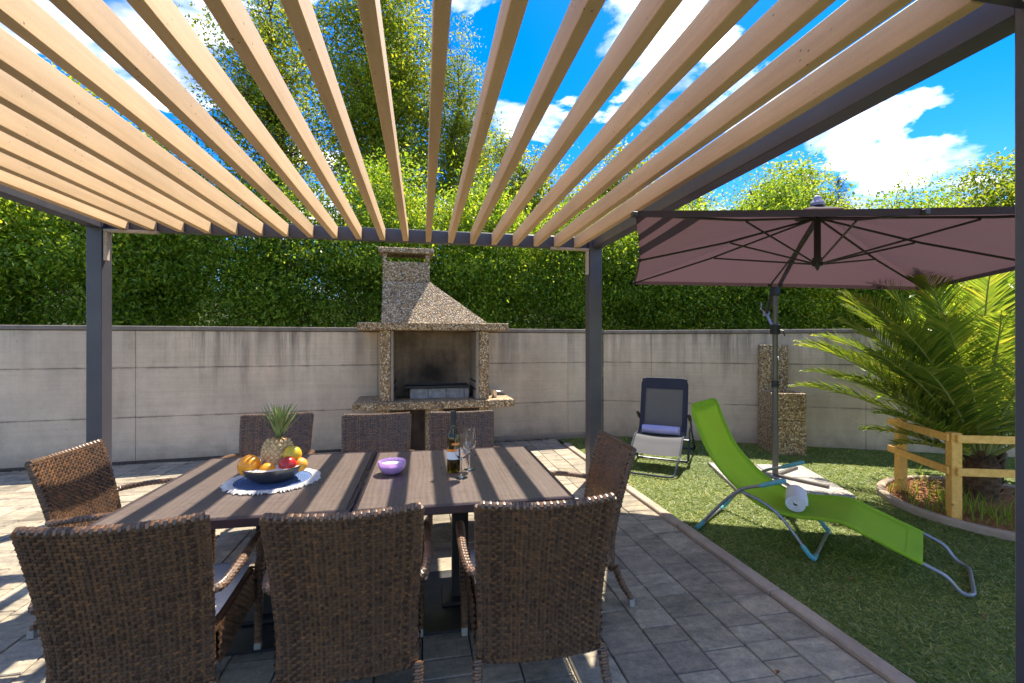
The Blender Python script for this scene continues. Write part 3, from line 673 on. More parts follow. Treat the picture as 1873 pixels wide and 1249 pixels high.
# ------------------------------------------------------------------ things on the table
ZI = ZT + .002
mt = thing('placemat', 'round blue placemat with white fringe under the fruit bowl', 'placemat', (-.765, 2.605, ZI))
m = MB(); m.lathe([(0, .006), (.05, .006), (.10, .006), (.15, .006), (.185, .006), (.19, .003), (.19, 0)], 48); obj('mat', m, 'mat', mt, smooth=True)
m = MB()
for i in range(220):
    a = 2 * math.pi * i / 220; r1 = .226 + rr.uniform(-.012, .012); da = rr.uniform(-.02, .02)
    m.tube([(.184 * math.cos(a), .184 * math.sin(a), .006), (.21 * math.cos(a), .21 * math.sin(a), .008 + rr.uniform(0, .004)), (r1 * math.cos(a + da), r1 * math.sin(a + da), .003)], [.0045, .005, .003], 4)
obj('fringe', m, 'fringe', mt, fix=False)
bw = thing('fruit_bowl', 'dark round bowl holding fruit on the blue placemat', 'bowl', (-.765, 2.60, ZI + .0065))
m = MB(); m.lathe([(.06, 0), (.085, .006), (.125, .034), (.149, .068), (.154, .082), (.151, .082)], 48); obj('shell', m, 'bowl', bw, smooth=True)
m = MB(); m.lathe([(.1505, .0822), (.146, .068), (.122, .038), (.08, .012), (0, .009)], 48); obj('lining', m, 'bowl_in', bw, smooth=True)
BZ = ZI + .0065
def ball(name, mat, label, cat, p, r, sc=(1, 1, 1), tilt=(0, 0, 0), dimple=.06):
    t = thing(name, label, cat, p); m = MB()
    prof = []
    for i in range(17):
        a = math.pi * i / 16; k = 1 - dimple * math.exp(-((a) / .28) ** 2) - dimple * .6 * math.exp(-((math.pi - a) / .25) ** 2); prof.append((max(0, r * math.sin(a) * k), -r * math.cos(a) * k))
    m.lathe(prof, 32); o = obj('skin', m, mat, t, smooth=True, fix=False); o.scale = sc; o.rotation_euler = tilt
    s = MB(); s.tube([(0, 0, r * .88), (.002, 0, r * .98)], .0025, 6); st = obj('stalk', s, 'palm_bark', o); return t
ball('orange', 'orange', 'large orange at the open side of the fruit bowl', 'orange', (-.862, 2.545, BZ + .094), .054, tilt=(.9, .3, 0), dimple=.03)
ball('orange', 'orange', 'smaller orange low in the front of the fruit bowl', 'orange', (-.768, 2.515, BZ + .070), .040, tilt=(.5, .8, 0), dimple=.03)
ball('nectarine', 'nectarine', 'dark red nectarine in front of the pineapple', 'nectarine', (-.678, 2.535, BZ + .092), .042, tilt=(1.1, .3, 0), dimple=.12)
ball('mango', 'mango', 'yellow green mango leaning on the pineapple', 'mango', (-.672, 2.60, BZ + .128), .046, (1, 1, 1.08), (1.2, .2, 0), .02)
ball('peach', 'peach', 'orange red peach at the rim of the fruit bowl', 'peach', (-.630, 2.585, BZ + .078), .036, tilt=(.5, -.6, 0), dimple=.1)
pa = thing('pineapple', 'pineapple with leafy crown standing in the fruit bowl', 'pineapple', (-.768, 2.655, BZ + .022)); pa.rotation_euler = (R(-3), R(3), 0); pa.scale = (1.22, 1.22, 1.22)
prof = [(.02, 0), (.042, .008), (.056, .035), (.060, .07), (.058, .105), (.048, .132), (.03, .148), (0, .152)]
m = MB(); m.lathe(prof, 24); obj('body', m, 'pineapple', pa, smooth=True)
def prad(z):
    for (r0, z0), (r1, z1) in zip(prof[:-1], prof[1:]):
        if z0 <= z <= z1: return r0 + (r1 - r0) * (z - z0) / (z1 - z0)
    return .01
m = MB()
for j in range(11):
    z = .010 + j * .0128; r = prad(z); cnt = 13
    for i in range(cnt):
        a = 2 * math.pi * (i + .5 * (j % 2)) / cnt; c_ = Vector((math.cos(a), math.sin(a), 0)); tg = Vector((-math.sin(a), math.cos(a), 0)); p = c_ * r + Vector((0, 0, z)); s = math.pi * r / cnt * .95
        m.add([p + tg * s, p + Vector((0, 0, .011)), p - tg * s, p - Vector((0, 0, .011)), p + c_ * .0055, p + c_ * .009 + Vector((0, 0, .006))], [(0, 1, 4), (1, 2, 4), (2, 3, 4), (3, 0, 4), (4, 1, 5)])
obj('eyes', m, 'pine_eye', pa, fix=False)
for k in range(46):
    f_ = k / 46; a = k * 2.4; el = 1.0 + .55 * f_; L_ = .07 + .075 * math.sin(math.pi * (.25 + .6 * f_)); w_ = .0115 - .004 * f_
    d0 = Vector((math.cos(a) * math.cos(el), math.sin(a) * math.cos(el), math.sin(el))); tg = Vector((-math.sin(a), math.cos(a), 0)); b0 = Vector((0, 0, .146 + .03 * f_)) + d0 * .006
    vs = []
    for i in range(5):
        t_ = i / 4; p = b0 + d0 * (L_ * t_) + Vector((math.cos(a), math.sin(a), -.2)) * (.016 * t_ * t_); w2 = w_ * (1 - t_ ** 1.6); vs += [p + tg * w2 + d0.cross(tg) * -.002, p - d0.cross(tg) * .0, p - tg * w2 + d0.cross(tg) * -.002]
    fs = []
    for i in range(4):
        q = i * 3; fs += [(q, q + 1, q + 4, q + 3), (q + 1, q + 2, q + 5, q + 4)]
    m = MB(); m.add(vs, fs); obj('leaf', m, 'pine_leaf', pa, fix=False)
cd = thing('candle_bowl', 'violet glass bowl candle on the table beside the table seam', 'candle', (-.165, 2.635, ZI)); cd.scale = (.93, .93, .80)
m = MB(); m.lathe([(.0, 0), (.040, 0), (.058, .012), (.074, .036), (.080, .062), (.080, .086), (.0765, .087), (.0765, .062), (.070, .037), (.054, .016), (.036, .006), (0, .006)], 40); obj('glass_bowl', m, 'purple_glass', cd, smooth=True)
m = MB(); m.lathe([(0, .0065), (.035, .0068), (.0535, .0165), (.0694, .0372), (.075, .058), (.072, .062), (0, .0625)], 40); obj('wax', m, 'wax', cd, smooth=True)
m = MB(); m.tube([(0, 0, .062), (.002, 0, .072)], .0012, 6); obj('wick', m, 'iron', cd)
m = MB()
for rz_ in range(3):
    for i in range(7):
        a = R(-128 + i * 5.2); wv_ = R(rr.uniform(1.4, 2.2)); z = .058 + rz_ * .007; rad_ = .0808
        m.add([(rad_ * math.cos(a), rad_ * math.sin(a), z), (rad_ * math.cos(a + wv_), rad_ * math.sin(a + wv_), z), (rad_ * math.cos(a + wv_), rad_ * math.sin(a + wv_), z + .004), (rad_ * math.cos(a), rad_ * math.sin(a), z + .004)], [(0, 1, 2, 3)])
obj('print', m, 'lilac_plastic', cd, fix=False)
bt = thing('wine_bottle', 'olive glass wine bottle with orange and white label', 'bottle', (.172, 2.60, ZI))
m = MB(); m.lathe([(0, .012), (.025, .004), (.034, 0), (.0375, .006), (.0375, .185), (.036, .20), (.026, .228), (.0165, .25), (.0145, .262), (.0145, .335), (.012, .335), (.012, .262), (.023, .228), (.0335, .2), (.035, .185), (.035, .008), (.025, .010), (0, .018)], 32); obj('glass', m, 'bottle', bt, smooth=True)
m = MB(); m.lathe([(.0152, .262), (.0154, .30), (.0160, .334), (.0160, .341), (.0, .342)], 24); obj('foil', m, 'foil', bt, smooth=True)
def wrapl(z0, z1, a0, a1, r):
    m = MB(); vs = []; n_ = 14
    for i in range(n_ + 1):
        a = a0 + (a1 - a0) * i / n_; vs += [(r * math.cos(a), r * math.sin(a), z0), (r * math.cos(a), r * math.sin(a), z1)]
    return m.add(vs, [(2 * i, 2 * i + 2, 2 * i + 3, 2 * i + 1) for i in range(n_)])
obj('label', wrapl(.075, .118, R(-175), R(-50), .0381), 'label_white', bt, smooth=True, fix=False)
obj('label', wrapl(.1185, .132, R(-175), R(-50), .0381), 'label_orange', bt, smooth=True, fix=False)
obj('neck_label', wrapl(.155, .168, R(-110), R(-40), .0381), 'label_orange', bt, smooth=True, fix=False)
m = MB(); m.lathe([(0, .019), (.0338, .012), (.0345, .12), (0, .121)], 28); obj('wine', m, 'bottle', bt, smooth=True)
def wine_glass(p, label):
    t = thing('wine_glass', label, 'wine glass', p, 0, 'wine glasses by the bottle')
    m = MB(); m.lathe([(0, 0), (.034, 0), (.0345, .0015), (.02, .004), (.006, .009), (.0038, .02), (.0036, .085), (.006, .097), (.02, .108), (.033, .128), (.0385, .15), (.0385, .175), (.033, .238), (.0322, .238), (.0375, .175), (.0375, .15), (.032, .129), (.019, .1095), (0, .103)], 36)
    obj('glass', m, 'glass', t, smooth=True); return t
wine_glass((.205, 2.475, ZI), 'empty wine glass in front of the wine bottle'); wine_glass((.262, 2.625, ZI), 'empty wine glass standing behind, beside the wine bottle')

# ------------------------------------------------------------------ cantilever parasol
um = thing('cantilever_parasol', 'mauve brown square cantilever parasol on a bronze pole over the lounger', 'parasol')
NL, FL, FR, NR = Vector((1.13, 2.325, 2.182)), Vector((2.28, 4.71, 2.136)), Vector((4.70, 3.556, 1.994)), Vector((3.55, 1.167, 2.04))
CC = (NL + FL + FR + NR) / 4; AP = CC + Vector((.03, .05, .37))
corners = [NL, FL, FR, NR]; n_ = 14
def cv(p0, p1, s, t, off=0.):
    # triangular panel apex -> edge p0..p1; t 0 apex, 1 edge; s along the edge
    e = p0.lerp(p1, s); e = e + (CC - e) * (.030 * math.sin(math.pi * s))
    q = AP.lerp(e, t); sag = .022 * math.sin(math.pi * ((s * 2) % 1)) * math.sin(math.pi * min(1, t * .9 + .1)); return q + Vector((0, 0, -sag + off))
m = MB()
for i in range(4):
    p0, p1 = corners[i], corners[(i + 1) % 4]; vs = []; fs = []
    for a in range(n_ + 1):
        for b in range(17): vs.append(cv(p0, p1, b / 16, .035 + .965 * a / n_))
    for a in range(n_):
        for b in range(16): fs.append((a * 17 + b, a * 17 + b + 1, (a + 1) * 17 + b + 1, (a + 1) * 17 + b))
    m.add(vs, fs)
    vs = []; fs = []                                    # short hem hanging from the edge
    for b in range(17):
        q = cv(p0, p1, b / 16, 1.); vs += [q, q + Vector((0, 0, -.035)) + (CC - q) * .004]
    m.add(vs, [(2 * b, 2 * b + 2, 2 * b + 3, 2 * b + 1) for b in range(16)])
can = obj('canopy', m, 'canopy', um, smooth=True, fix=False)
m = MB(); vs = []
for i in range(4):
    d_ = (corners[i] - CC); vs.append(AP + d_ * .10 + Vector((0, 0, -.012)))
m.add([AP + Vector((0, 0, .05))] + vs, [(0, 1, 2), (0, 2, 3), (0, 3, 4), (0, 4, 1)]); obj('vent_flap', m, 'canopy', can, fix=False)
HUB = AP + Vector((0, 0, -.035)); RUN = AP + Vector((0, 0, -.40))
ends = []
for i in range(4): ends += [corners[i], corners[i].lerp(corners[(i + 1) % 4], .5) + (CC - corners[i].lerp(corners[(i + 1) % 4], .5)) * .03]
for e in ends:
    m = MB(); m.tube([HUB + Vector((0, 0, -.012)), HUB.lerp(e, .5) + Vector((0, 0, -.040)), e + Vector((0, 0, -.022))], .0085, 6); rb = obj('rib', m, 'rib', um)
    m = MB(); m.tube([RUN, HUB.lerp(e, .47) + Vector((0, 0, -.05))], .007, 6); obj('strut', m, 'rib', rb)
    m = MB(); q = e + Vector((0, 0, -.02)); m.box(q - Vector((.016, .016, .014)), q + Vector((.016, .016, .014)), .004); obj('rib_end', m, 'bracket' if e is corners[2] else 'rib', rb)
m = MB(); m.tube([HUB, RUN + Vector((0, 0, .03))], .024, 12); m.tube([RUN + Vector((0, 0, .05)), RUN + Vector((0, 0, -.012))], .034, 12); m.tube([RUN + Vector((0, 0, -.012)), RUN + Vector((0, 0, -.045))], [.02, .006], 10); obj('hub', m, 'rib', um)
m = MB(); m.lathe([(.045, 0), (.05, .02), (.03, .05), (0, .055)], 16, tuple(AP + Vector((0, 0, .045)))); m.box(AP + Vector((-.03, -.022, .05)), AP + Vector((.035, .022, .125)), .018); obj('top_knob', m, 'lilac_plastic', um, smooth=True)
PB = Vector((3.69, 4.28, .03)); PTOP = Vector((3.69, 4.28, 2.04)); tail = Vector((3.90, 4.66, 1.80))
m = MB(); m.tube([PB, Vector((3.69, 4.28, 1.05))], .030, 14); m.tube([Vector((3.69, 4.28, 1.0)), PTOP], .026, 14); obj('pole', m, 'pole', um, smooth=True)
m = MB(); m.tube([Vector((3.69, 4.28, .985)), Vector((3.69, 4.28, 1.06))], .036, 14); m.box((3.65, 4.228, 1.0), (3.70, 4.25, 1.03), .004); obj('pole_clamp', m, 'black_plastic', um)
A1 = AP + Vector((.0, .0, -.05)); m = MB(); m.tube(smoothpath([A1, A1.lerp(PTOP, .5) + Vector((0, 0, .015)), PTOP + Vector((0, 0, .03)), tail]), .027, 10, flat=.75); obj('arm', m, 'rib', um, smooth=True)
m = MB(); m.box((3.655, 4.24, 1.96), (3.725, 4.32, 2.08), .01); obj('pivot', m, 'black_plastic', um)
m = MB(); m.tube([tail, Vector((3.70, 4.31, 1.60))], .014, 8); obj('link_bar', m, 'lilac_plastic', um)
m = MB(); m.box((3.655, 4.235, 1.55), (3.725, 4.325, 1.66), .01); m.tube([(3.69, 4.23, 1.6), (3.70, 4.18, 1.585), (3.71, 4.17, 1.53)], .007, 6); obj('slider', m, 'black_plastic', um)
m = MB(); m.lathe([(.035, -.025), (.035, .025)], 14, tuple(tail)); m.tube([tail, tail + Vector((-.08, .0, .05)), tail + Vector((-.10, -.04, .05)), tail + Vector((-.10, -.04, .12))], .006, 6); obj('crank', m, 'lilac_plastic', um)
m = MB()
for a in (R(25), R(115)): m.box((-.5, -.022, .04), (.5, .022, .066), .004, Matrix.Translation((3.69, 4.28, 0)) @ Matrix.Rotation(a, 4, 'Z'))
obj('cross_foot', m, 'pole', um)
ax = Vector((1.0, -.35, 0)).normalized(); ay = Vector((.35, 1.0, 0)).normalized(); c0 = Vector((3.655, 4.27, 0))
for i, (a, b, lab) in enumerate(((-1, -1, 'pale washed slab nearest the paving under the parasol pole'), (1, -1, 'pale washed slab under the parasol pole, next to the white towel'),
                                 (-1, 1, 'pale washed slab under the parasol pole, behind the green headrest'), (1, 1, 'pale washed slab under the parasol pole, nearest the palm'))):
    q = c0 + ax * (a * .262) + ay * (b * .262); m = MB(); m.box((-.255, -.255, 0), (.255, .255, .04), .006)
    tag(obj('weight_slab', m, 'washed', None, tuple(q), math.atan2(ax.y, ax.x)), lab, 'paving slab', 'weight slabs under the parasol')

# ------------------------------------------------------------------ loungers
def lounger(name, label, origin, axis, prof, arm, sling, tube, grip, hw=.29, pad=None):
    # local x = across, y = head -> foot, z up ; prof = (s, z) of the sling
    ang = math.atan2(axis[1], axis[0]) - math.pi / 2
    t = thing(name, label, 'sun lounger', origin, ang, 'folding loungers on the lawn')
    pp = [(p.y, p.z) for p in smoothpath([(0, a, b) for a, b in prof], 7)]
    def rnd(s_):
        k = max(0, 1 - abs(z_at(s_) - prof[0][1]) / .07); return 1 - .16 * k * k
    def z_at(s_): return min(pp, key=lambda p: abs(p[0] - s_))[1] if s_ < prof[2][0] else 0
    m = MB(); vs = []; nx_ = 10
    for s_, z_ in pp:
        for i in range(nx_ + 1):
            a = i / nx_ * 2 - 1; vs.append((a * (hw - .006) * rnd(s_), s_, z_ - .018 * (1 - a * a) * min(1, abs(s_ - prof[0][0]) * 8)))
    fs = [(j * (nx_ + 1) + i, j * (nx_ + 1) + i + 1, (j + 1) * (nx_ + 1) + i + 1, (j + 1) * (nx_ + 1) + i) for j in range(len(pp) - 1) for i in range(nx_)]
    m.add(vs, fs); sl = obj('sling', m, sling, t, smooth=True, fix=False)
    s0, z0 = prof[0]; s1, z1 = prof[-1]
    if pad is None:
        for s in (-1, 1):
            m = MB(); m.add([(s * (hw - (.045 if k else -.004)) * rnd(a_), a_, b_ + .004 - (.004 if k else 0)) for a_, b_ in pp for k in (0, 1)], [(2 * j, 2 * j + 1, 2 * j + 3, 2 * j + 2) for j in range(len(pp) - 1)]); obj('hem', m, sling, sl, smooth=True, fix=False)
        for kk in (0, len(pp) // 2 + 3, len(pp) - 3):
            m = MB(); m.add([(a * (hw - .01) / 5, pp[kk + j][0], pp[kk + j][1] + .003 - .018 * (1 - (a / 5) ** 2)) for j in (0, 1, 2) for a in range(-5, 6)], [(j * 11 + i, j * 11 + i + 1, j * 11 + i + 12, j * 11 + i + 11) for j in (0, 1) for i in range(10)]); obj('seam_band', m, sling, sl, smooth=True, fix=False)
    # frame tube: down one side, round the foot loop, up the other
    side = [(0, s_, z_) for s_, z_ in pp]
    dirx = Vector((0, prof[-1][0] - prof[-2][0], prof[-1][1] - prof[-2][1])).normalized()
    for s in (-1, 1):
        m = MB(); m.tube([(s * hw * rnd(y), y, z) for _, y, z in side], .0125, 8); fr = obj('side_rail', m, sling if pad is None else pad, t, smooth=True)
    loop = [(-hw, s1, z1), (-hw * .97, s1 + .10, z1 - .045), (-hw * .9, .72, .03), (-hw * .72, .775, .014), (0, .78, .013), (hw * .72, .775, .014), (hw * .9, .72, .03), (hw * .97, s1 + .10, z1 - .045), (hw, s1, z1)]
    m = MB(); m.tube(smoothpath(loop, 5), .0115, 8); obj('foot_loop', m, tube, t, smooth=True)
    m = MB(); m.tube(smoothpath([(-hw * .84, s0, z0), (-hw * .7, s0 - .002, z0 + .004), (0, s0 - .002, z0 + .005), (hw * .7, s0 - .002, z0 + .004), (hw * .84, s0, z0)], 5), .0125, 8); obj('head_rail', m, sling if pad is None else pad, t, smooth=True)
    if pad:
        m = MB(); ps = [p for p in pp if p[1] > z0 - .14]; vs = []
        for (a_, b_) in ps:
            for i in range(9):
                q = i / 8 * 2 - 1; vs.append((q * (hw - .004) * rnd(a_), a_ + .014, b_ + .004))
        m.add(vs, [(j * 9 + i, j * 9 + i + 1, (j + 1) * 9 + i + 1, (j + 1) * 9 + i) for j in range(len(ps) - 1) for i in range(8)]); obj('head_pad', m, pad, t, smooth=True, fix=False)
        for s in (-1, 1):
            m = MB(); ps = [p for p in pp if p[1] > .36]; m.add([(s * (hw - (.05 if k else .0)), a_ + .012, b_ + .002) for a_, b_ in ps for k in (0, 1)], [(2 * j, 2 * j + 1, 2 * j + 3, 2 * j + 2) for j in range(len(ps) - 1)]); obj('side_pad', m, pad, t, fix=False)
    wo = hw + .028; J = (arm[0], arm[1])
    for kind, yf in (('front_leg', 0.02), ('rear_leg', -.75)):
        if kind == 'front_leg': up = [(J[0] + .02, J[1] - .01), (J[0] + .15, J[1] - .05), (-.16, .235), (yf - .02, .03)]
        else: up = [(J[0], J[1]), (J[0] - .10, J[1] - .10), (yf + .015, .03)]
        a_ = [(-wo, y, z) for y, z in up]; b_ = [(wo, y, z) for y, z in up][::-1]
        m = MB(); m.tube(smoothpath(a_, 5) + [Vector((-wo + .015, yf, .014))] + [Vector((wo - .015, yf, .014))] + smoothpath(b_, 5), .0115, 8); lg = obj(kind, m, tube, t, smooth=True)
        for s in (-1, 1):
            m = MB(); y2, z2 = up[-2]; y3, z3 = up[-1]; dv = Vector((0, y2 - y3, z2 - z3)).normalized()
            m.tube([Vector((s * wo, y3, z3)) + dv * .075, Vector((s * wo, y3, z3)), Vector((s * wo - s * .012, yf, .016)), Vector((s * (wo - .08), yf, .0155))], [.0155, .0165, .0165, .0155], 8); obj('corner_cap', m, grip, lg, smooth=True)
    for s in (-1, 1):
        A = Vector((s * (wo + .004), J[0], J[1])); Bp = Vector((s * (wo + .006), arm[2], arm[3]))
        m = MB(); m.tube(smoothpath([A + Vector((0, -.03, -.03)), A + Vector((0, .03, .02)), A.lerp(Bp, .55), Bp], 5), .0115, 8); ar = obj('armrest', m, tube, t, smooth=True)
        m = MB(); m.tube([A.lerp(Bp, .5), A.lerp(Bp, .55), Bp, Bp + (Bp - A).normalized() * .02], [.012, .0165, .0165, .010], 8, flat=1.3); obj('grip', m, grip, ar, smooth=True)
    m = MB(); m.tube([(-wo, -.17, .235), (wo, -.17, .235)], .009, 8); obj('cross_bar', m, tube, t)
    return t
green = lounger('sun_lounger', 'lime green folding sun lounger on the lawn beside the kerb', (2.79, 2.825, .012), (.602, -.798),
                [(-.80, .955), (-.75, .80), (-.655, .60), (-.53, .45), (-.40, .345), (-.25, .275), (-.08, .265), (.06, .285), (.18, .288), (.30, .245), (.56, .15)], (-.44, .375, -.16, .50), 'green_sling', 'grey_tube', 'teal')
dark = lounger('sun_lounger', 'grey folding lounger with dark frame standing upright near the wall', (2.905, 5.23, .012), (-.62, -.78),
               [(-.20, .985), (-.165, .80), (-.105, .56), (-.055, .42), (.0, .355), (.10, .335), (.24, .335), (.36, .27), (.50, .185)], (-.30, .40, -.06, .56), 'grey_sling', 'dark_tube', 'black_plastic', .275, 'navy_pad')
def towel(name, label, loc, rz, L_, r, mat, sq=.85):
    t = thing(name, label, 'towel', loc, rz); m = MB(); turns = 3.4; n_ = 90
    # rolled sheet: outer thick spiral swept along local x
    outer = []; inner = []
    for i in range(n_ + 1):
        f = i / n_; a = f * turns * 2 * math.pi + .6; rad = r * (.16 + .84 * f); th = r * .115
        outer.append((math.cos(a) * (rad + th), math.sin(a) * (rad + th) * sq)); inner.append((math.cos(a) * (rad - th), math.sin(a) * (rad - th) * sq))
    xs = [-L_ / 2 + L_ * k / 8 for k in range(9)]; vs = []; fs = []
    for k, x_ in enumerate(xs):
        e = 1 - .04 * abs(k - 4) / 4
        for (a, b), (c_, d_) in zip(outer, inner): vs += [(x_ + .006 * math.sin(a * 40), a * e, b * e + r * sq * 1.1), (x_ + .006 * math.sin(a * 40), c_ * e, d_ * e + r * sq * 1.1)]
    w = 2 * (n_ + 1)
    for k in range(8):
        for i in range(n_):
            q = k * w + 2 * i; fs += [(q, q + 2, q + w + 2, q + w), (q + 1, q + w + 1, q + w + 3, q + 3)]
        q = k * w + 2 * n_; fs.append((q, q + 1, q + w + 1, q + w))
    for k in (0, 8):
        for i in range(n_):
            q = k * w + 2 * i; fs.append((q, q + 1, q + 3, q + 2))
    m.add(vs, fs); obj('roll', m, mat, t, smooth=True); return t
gx = Vector((.602, -.798, 0)); gw = Vector((.798, .602, 0))
towel('rolled_towel', 'white rolled towel lying on the lime green lounger', (2.68, 2.91, .262), R(48), .30, .068, 'white_towel')
q = Vector((2.905, 5.23, 0)) + Vector((-.62, -.78, 0)) * .085; towel('rolled_towel', 'lilac rolled towel lying on the grey lounger', (q.x, q.y, .338), math.atan2(-.62, .78), .42, .062, 'lilac_towel')

# ------------------------------------------------------------------ palm bed
bed = thing('planting_bed', 'round planting bed with beige edging and bark mulch under the palm', 'planting bed', (4.97, 3.12, 0))
m = MB(); m.lathe([(.80, -.02), (.87, -.02), (.87, .05), (.862, .058), (.808, .058), (.80, .05)], 72, closed=True); obj('edging', m, 'kerb', bed, smooth=True)
m = MB(); m.lathe([(.801, .028), (.55, .045), (.3, .055), (0, .06)], 40); obj('mulch', m, 'mulch', bed, smooth=True, fix=False)
m = MB()
for i in range(1500):
    a = rr.uniform(0, 6.28); r_ = .78 * math.sqrt(rr.random()); x, y = r_ * math.cos(a), r_ * math.sin(a); s_ = rr.uniform(.008, .024); b = rr.uniform(0, 6.28); c1, c2 = math.cos(b) * s_, math.sin(b) * s_; z = .045 + rr.uniform(0, .02)
    m.add([(x - c1, y - c2, z), (x + c2 * .35, y - c1 * .35, z + rr.uniform(0, .012)), (x + c1, y + c2, z + rr.uniform(0, .015)), (x - c2 * .35, y + c1 * .35, z)], [(0, 1, 2, 3)])
o = obj('bark_chips', m, 'mulch', bed, fix=False); o['kind'] = 'stuff'
m = MB()
for i in range(420):
    a = rr.uniform(2.2, 5.2) if rr.random() < .75 else rr.uniform(0, 6.28); r_ = rr.uniform(.3, .80); x, y = r_ * math.cos(a), r_ * math.sin(a); hh = rr.uniform(.06, .22); lx, ly = rr.gauss(0, .05), rr.gauss(0, .05); w_ = .004; b = rr.uniform(0, 6.28)
    m.add([(x - math.cos(b) * w_, y - math.sin(b) * w_, .03), (x + math.cos(b) * w_, y + math.sin(b) * w_, .03), (x + lx * .4 + math.cos(b) * w_ * .8, y + ly * .4 + math.sin(b) * w_ * .8, .03 + hh * .6), (x + lx * .4 - math.cos(b) * w_ * .8, y + ly * .4 - math.sin(b) * w_ * .8, .03 + hh * .6), (x + lx, y + ly, .03 + hh)], [(0, 1, 2, 3), (3, 2, 4)])
tag(obj('weeds', m, 'leaf_bush', None, (4.97, 3.12, 0), fix=False), 'thin grass weeds growing in the palm bed', kind='stuff')
# palm
palm = thing('palm_tree', 'young feathery palm in the round bed behind the wooden fence', 'palm', (4.95, 3.27, .03)); palm.scale = (.92, .92, 1.)
m = MB(); m.tube([(0, 0, 0), (.0, .0, .15), (.01, 0, .34), (.01, 0, .46)], [.10, .14, .13, .07], 14)
for k in range(70):
    a = k * 2.4; z = .04 + .40 * k / 70; r_ = .135; c_ = Vector((math.cos(a), math.sin(a), 0)); tg = Vector((-math.sin(a), math.cos(a), 0)); p = c_ * (r_ - .03) + Vector((0, 0, z))
    m.add([p - tg * .035, p + tg * .035, p + tg * .02 + c_ * .055 + Vector((0, 0, .06)), p - tg * .02 + c_ * .055 + Vector((0, 0, .06))], [(0, 1, 2, 3)])
obj('trunk', m, 'palm_bark', palm, fix=False)
def frond(a, el, L_, droop, seed, twist=0.):
    q = random.Random(seed); ms, ml = MB(), MB(); n_ = 22; P = []
    p = Vector((math.cos(a) * .05, math.sin(a) * .05, .40)); e = el; side = q.uniform(-.25, .25)
    for i in range(n_ + 1):
        P.append(p.copy()); aa = a + side * (i / n_) ** 2; p = p + Vector((math.cos(aa) * math.cos(e), math.sin(aa) * math.cos(e), math.sin(e))) * (L_ / n_); e -= droop / n_ * (.5 + 1.2 * i / n_)
    ms.tube(P, [.019 - .016 * (i / n_) ** .8 for i in range(n_ + 1)], 6)
    cnt = int(84 * L_ / 2.)
    for k in range(cnt):
        f = .14 + .86 * k / cnt; i = min(int(f * n_), n_ - 1); b = P[i].lerp(P[i + 1], f * n_ - i); T = (P[i + 1] - P[i]).normalized(); S = T.cross(Vector((0, 0, 1)))
        S = S.normalized() if S.length > .05 else Vector((-math.sin(a), math.cos(a), 0)); U = S.cross(T)
        ll = L_ * .235 * (math.sin(math.pi * min(1, .12 + f * .93)) ** .6) * q.uniform(.82, 1.1) + .05
        for s in (-1, 1):
            fw_ = .55 + .5 * f; dv = (S * s * q.uniform(.75, .95) + T * (fw_ + q.uniform(-.08, .08)) + U * q.uniform(.12, .5)).normalized(); wv_ = dv.cross(U + S * .6 * s).normalized(); w_ = .0098
            p1 = b + dv * ll * .45 + Vector((0, 0, -.010)); p2 = b + dv * ll + Vector((0, 0, -.22 * ll * ll - q.uniform(0, .04)))
            up = wv_.cross(dv) * .004
            ml.add([b - wv_ * w_ * .5, b + wv_ * w_ * .5, p1 + wv_ * w_, p1 - up, p1 - wv_ * w_, p2], [(0, 1, 2, 3), (0, 3, 4), (3, 2, 5), (4, 3, 5)])
    f_ = obj('frond', ml, 'palm_leaf', palm, fix=False); obj('midrib', ms, 'palm_stem', f_, smooth=True, fix=False)
fr = [(R(169), 1.02, 1.85, .62), (R(176), .92, 1.6, .6), (R(160), .72, 1.5, .5), (R(172), .55, 1.2, .45), (R(182), 1.10, 1.75, .75), (R(165), 1.18, 1.95, .7), (R(150), .85, 1.9, .65),
      (R(155), 1.15, 2.0, .6), (R(140), .6, 1.7, .6), (R(145), 1.3, 2.05, .45), (R(190), .98, 1.45, .8), (R(198), 1.2, 1.7, .8), (R(208), 1.05, 1.4, .9), (R(225), 1.25, 1.65, .8), (R(240), 1.1, 1.5, .9), (R(215), 1.4, 1.9, .5),
      (R(130), .9, 1.9, .7), (R(120), 1.2, 2.0, .6), (R(110), .7, 1.8, .7), (R(95), 1.1, 2.0, .6), (R(80), .8, 1.9, .7), (R(60), 1.15, 2.0, .6), (R(40), .85, 1.9, .7), (R(20), 1.2, 2.0, .6), (R(0), .9, 1.9, .7), (R(-20), 1.2, 1.9, .7),
      (R(-45), .95, 1.7, .8), (R(-70), 1.2, 1.8, .7), (R(260), 1.3, 1.8, .6), (R(100), 1.4, 2.1, .4), (R(20), 1.42, 2.1, .4), (R(180), 1.38, 2.0, .5), (R(174), .3, .9, .35), (R(158), .38, 1.05, .4), (R(166), .82, 1.5, .75), (R(152), 1.0, 1.85, .8), (R(-85), .7, 1.3, .8)]
for i, q in enumerate(fr): frond(*q, 100 + i)
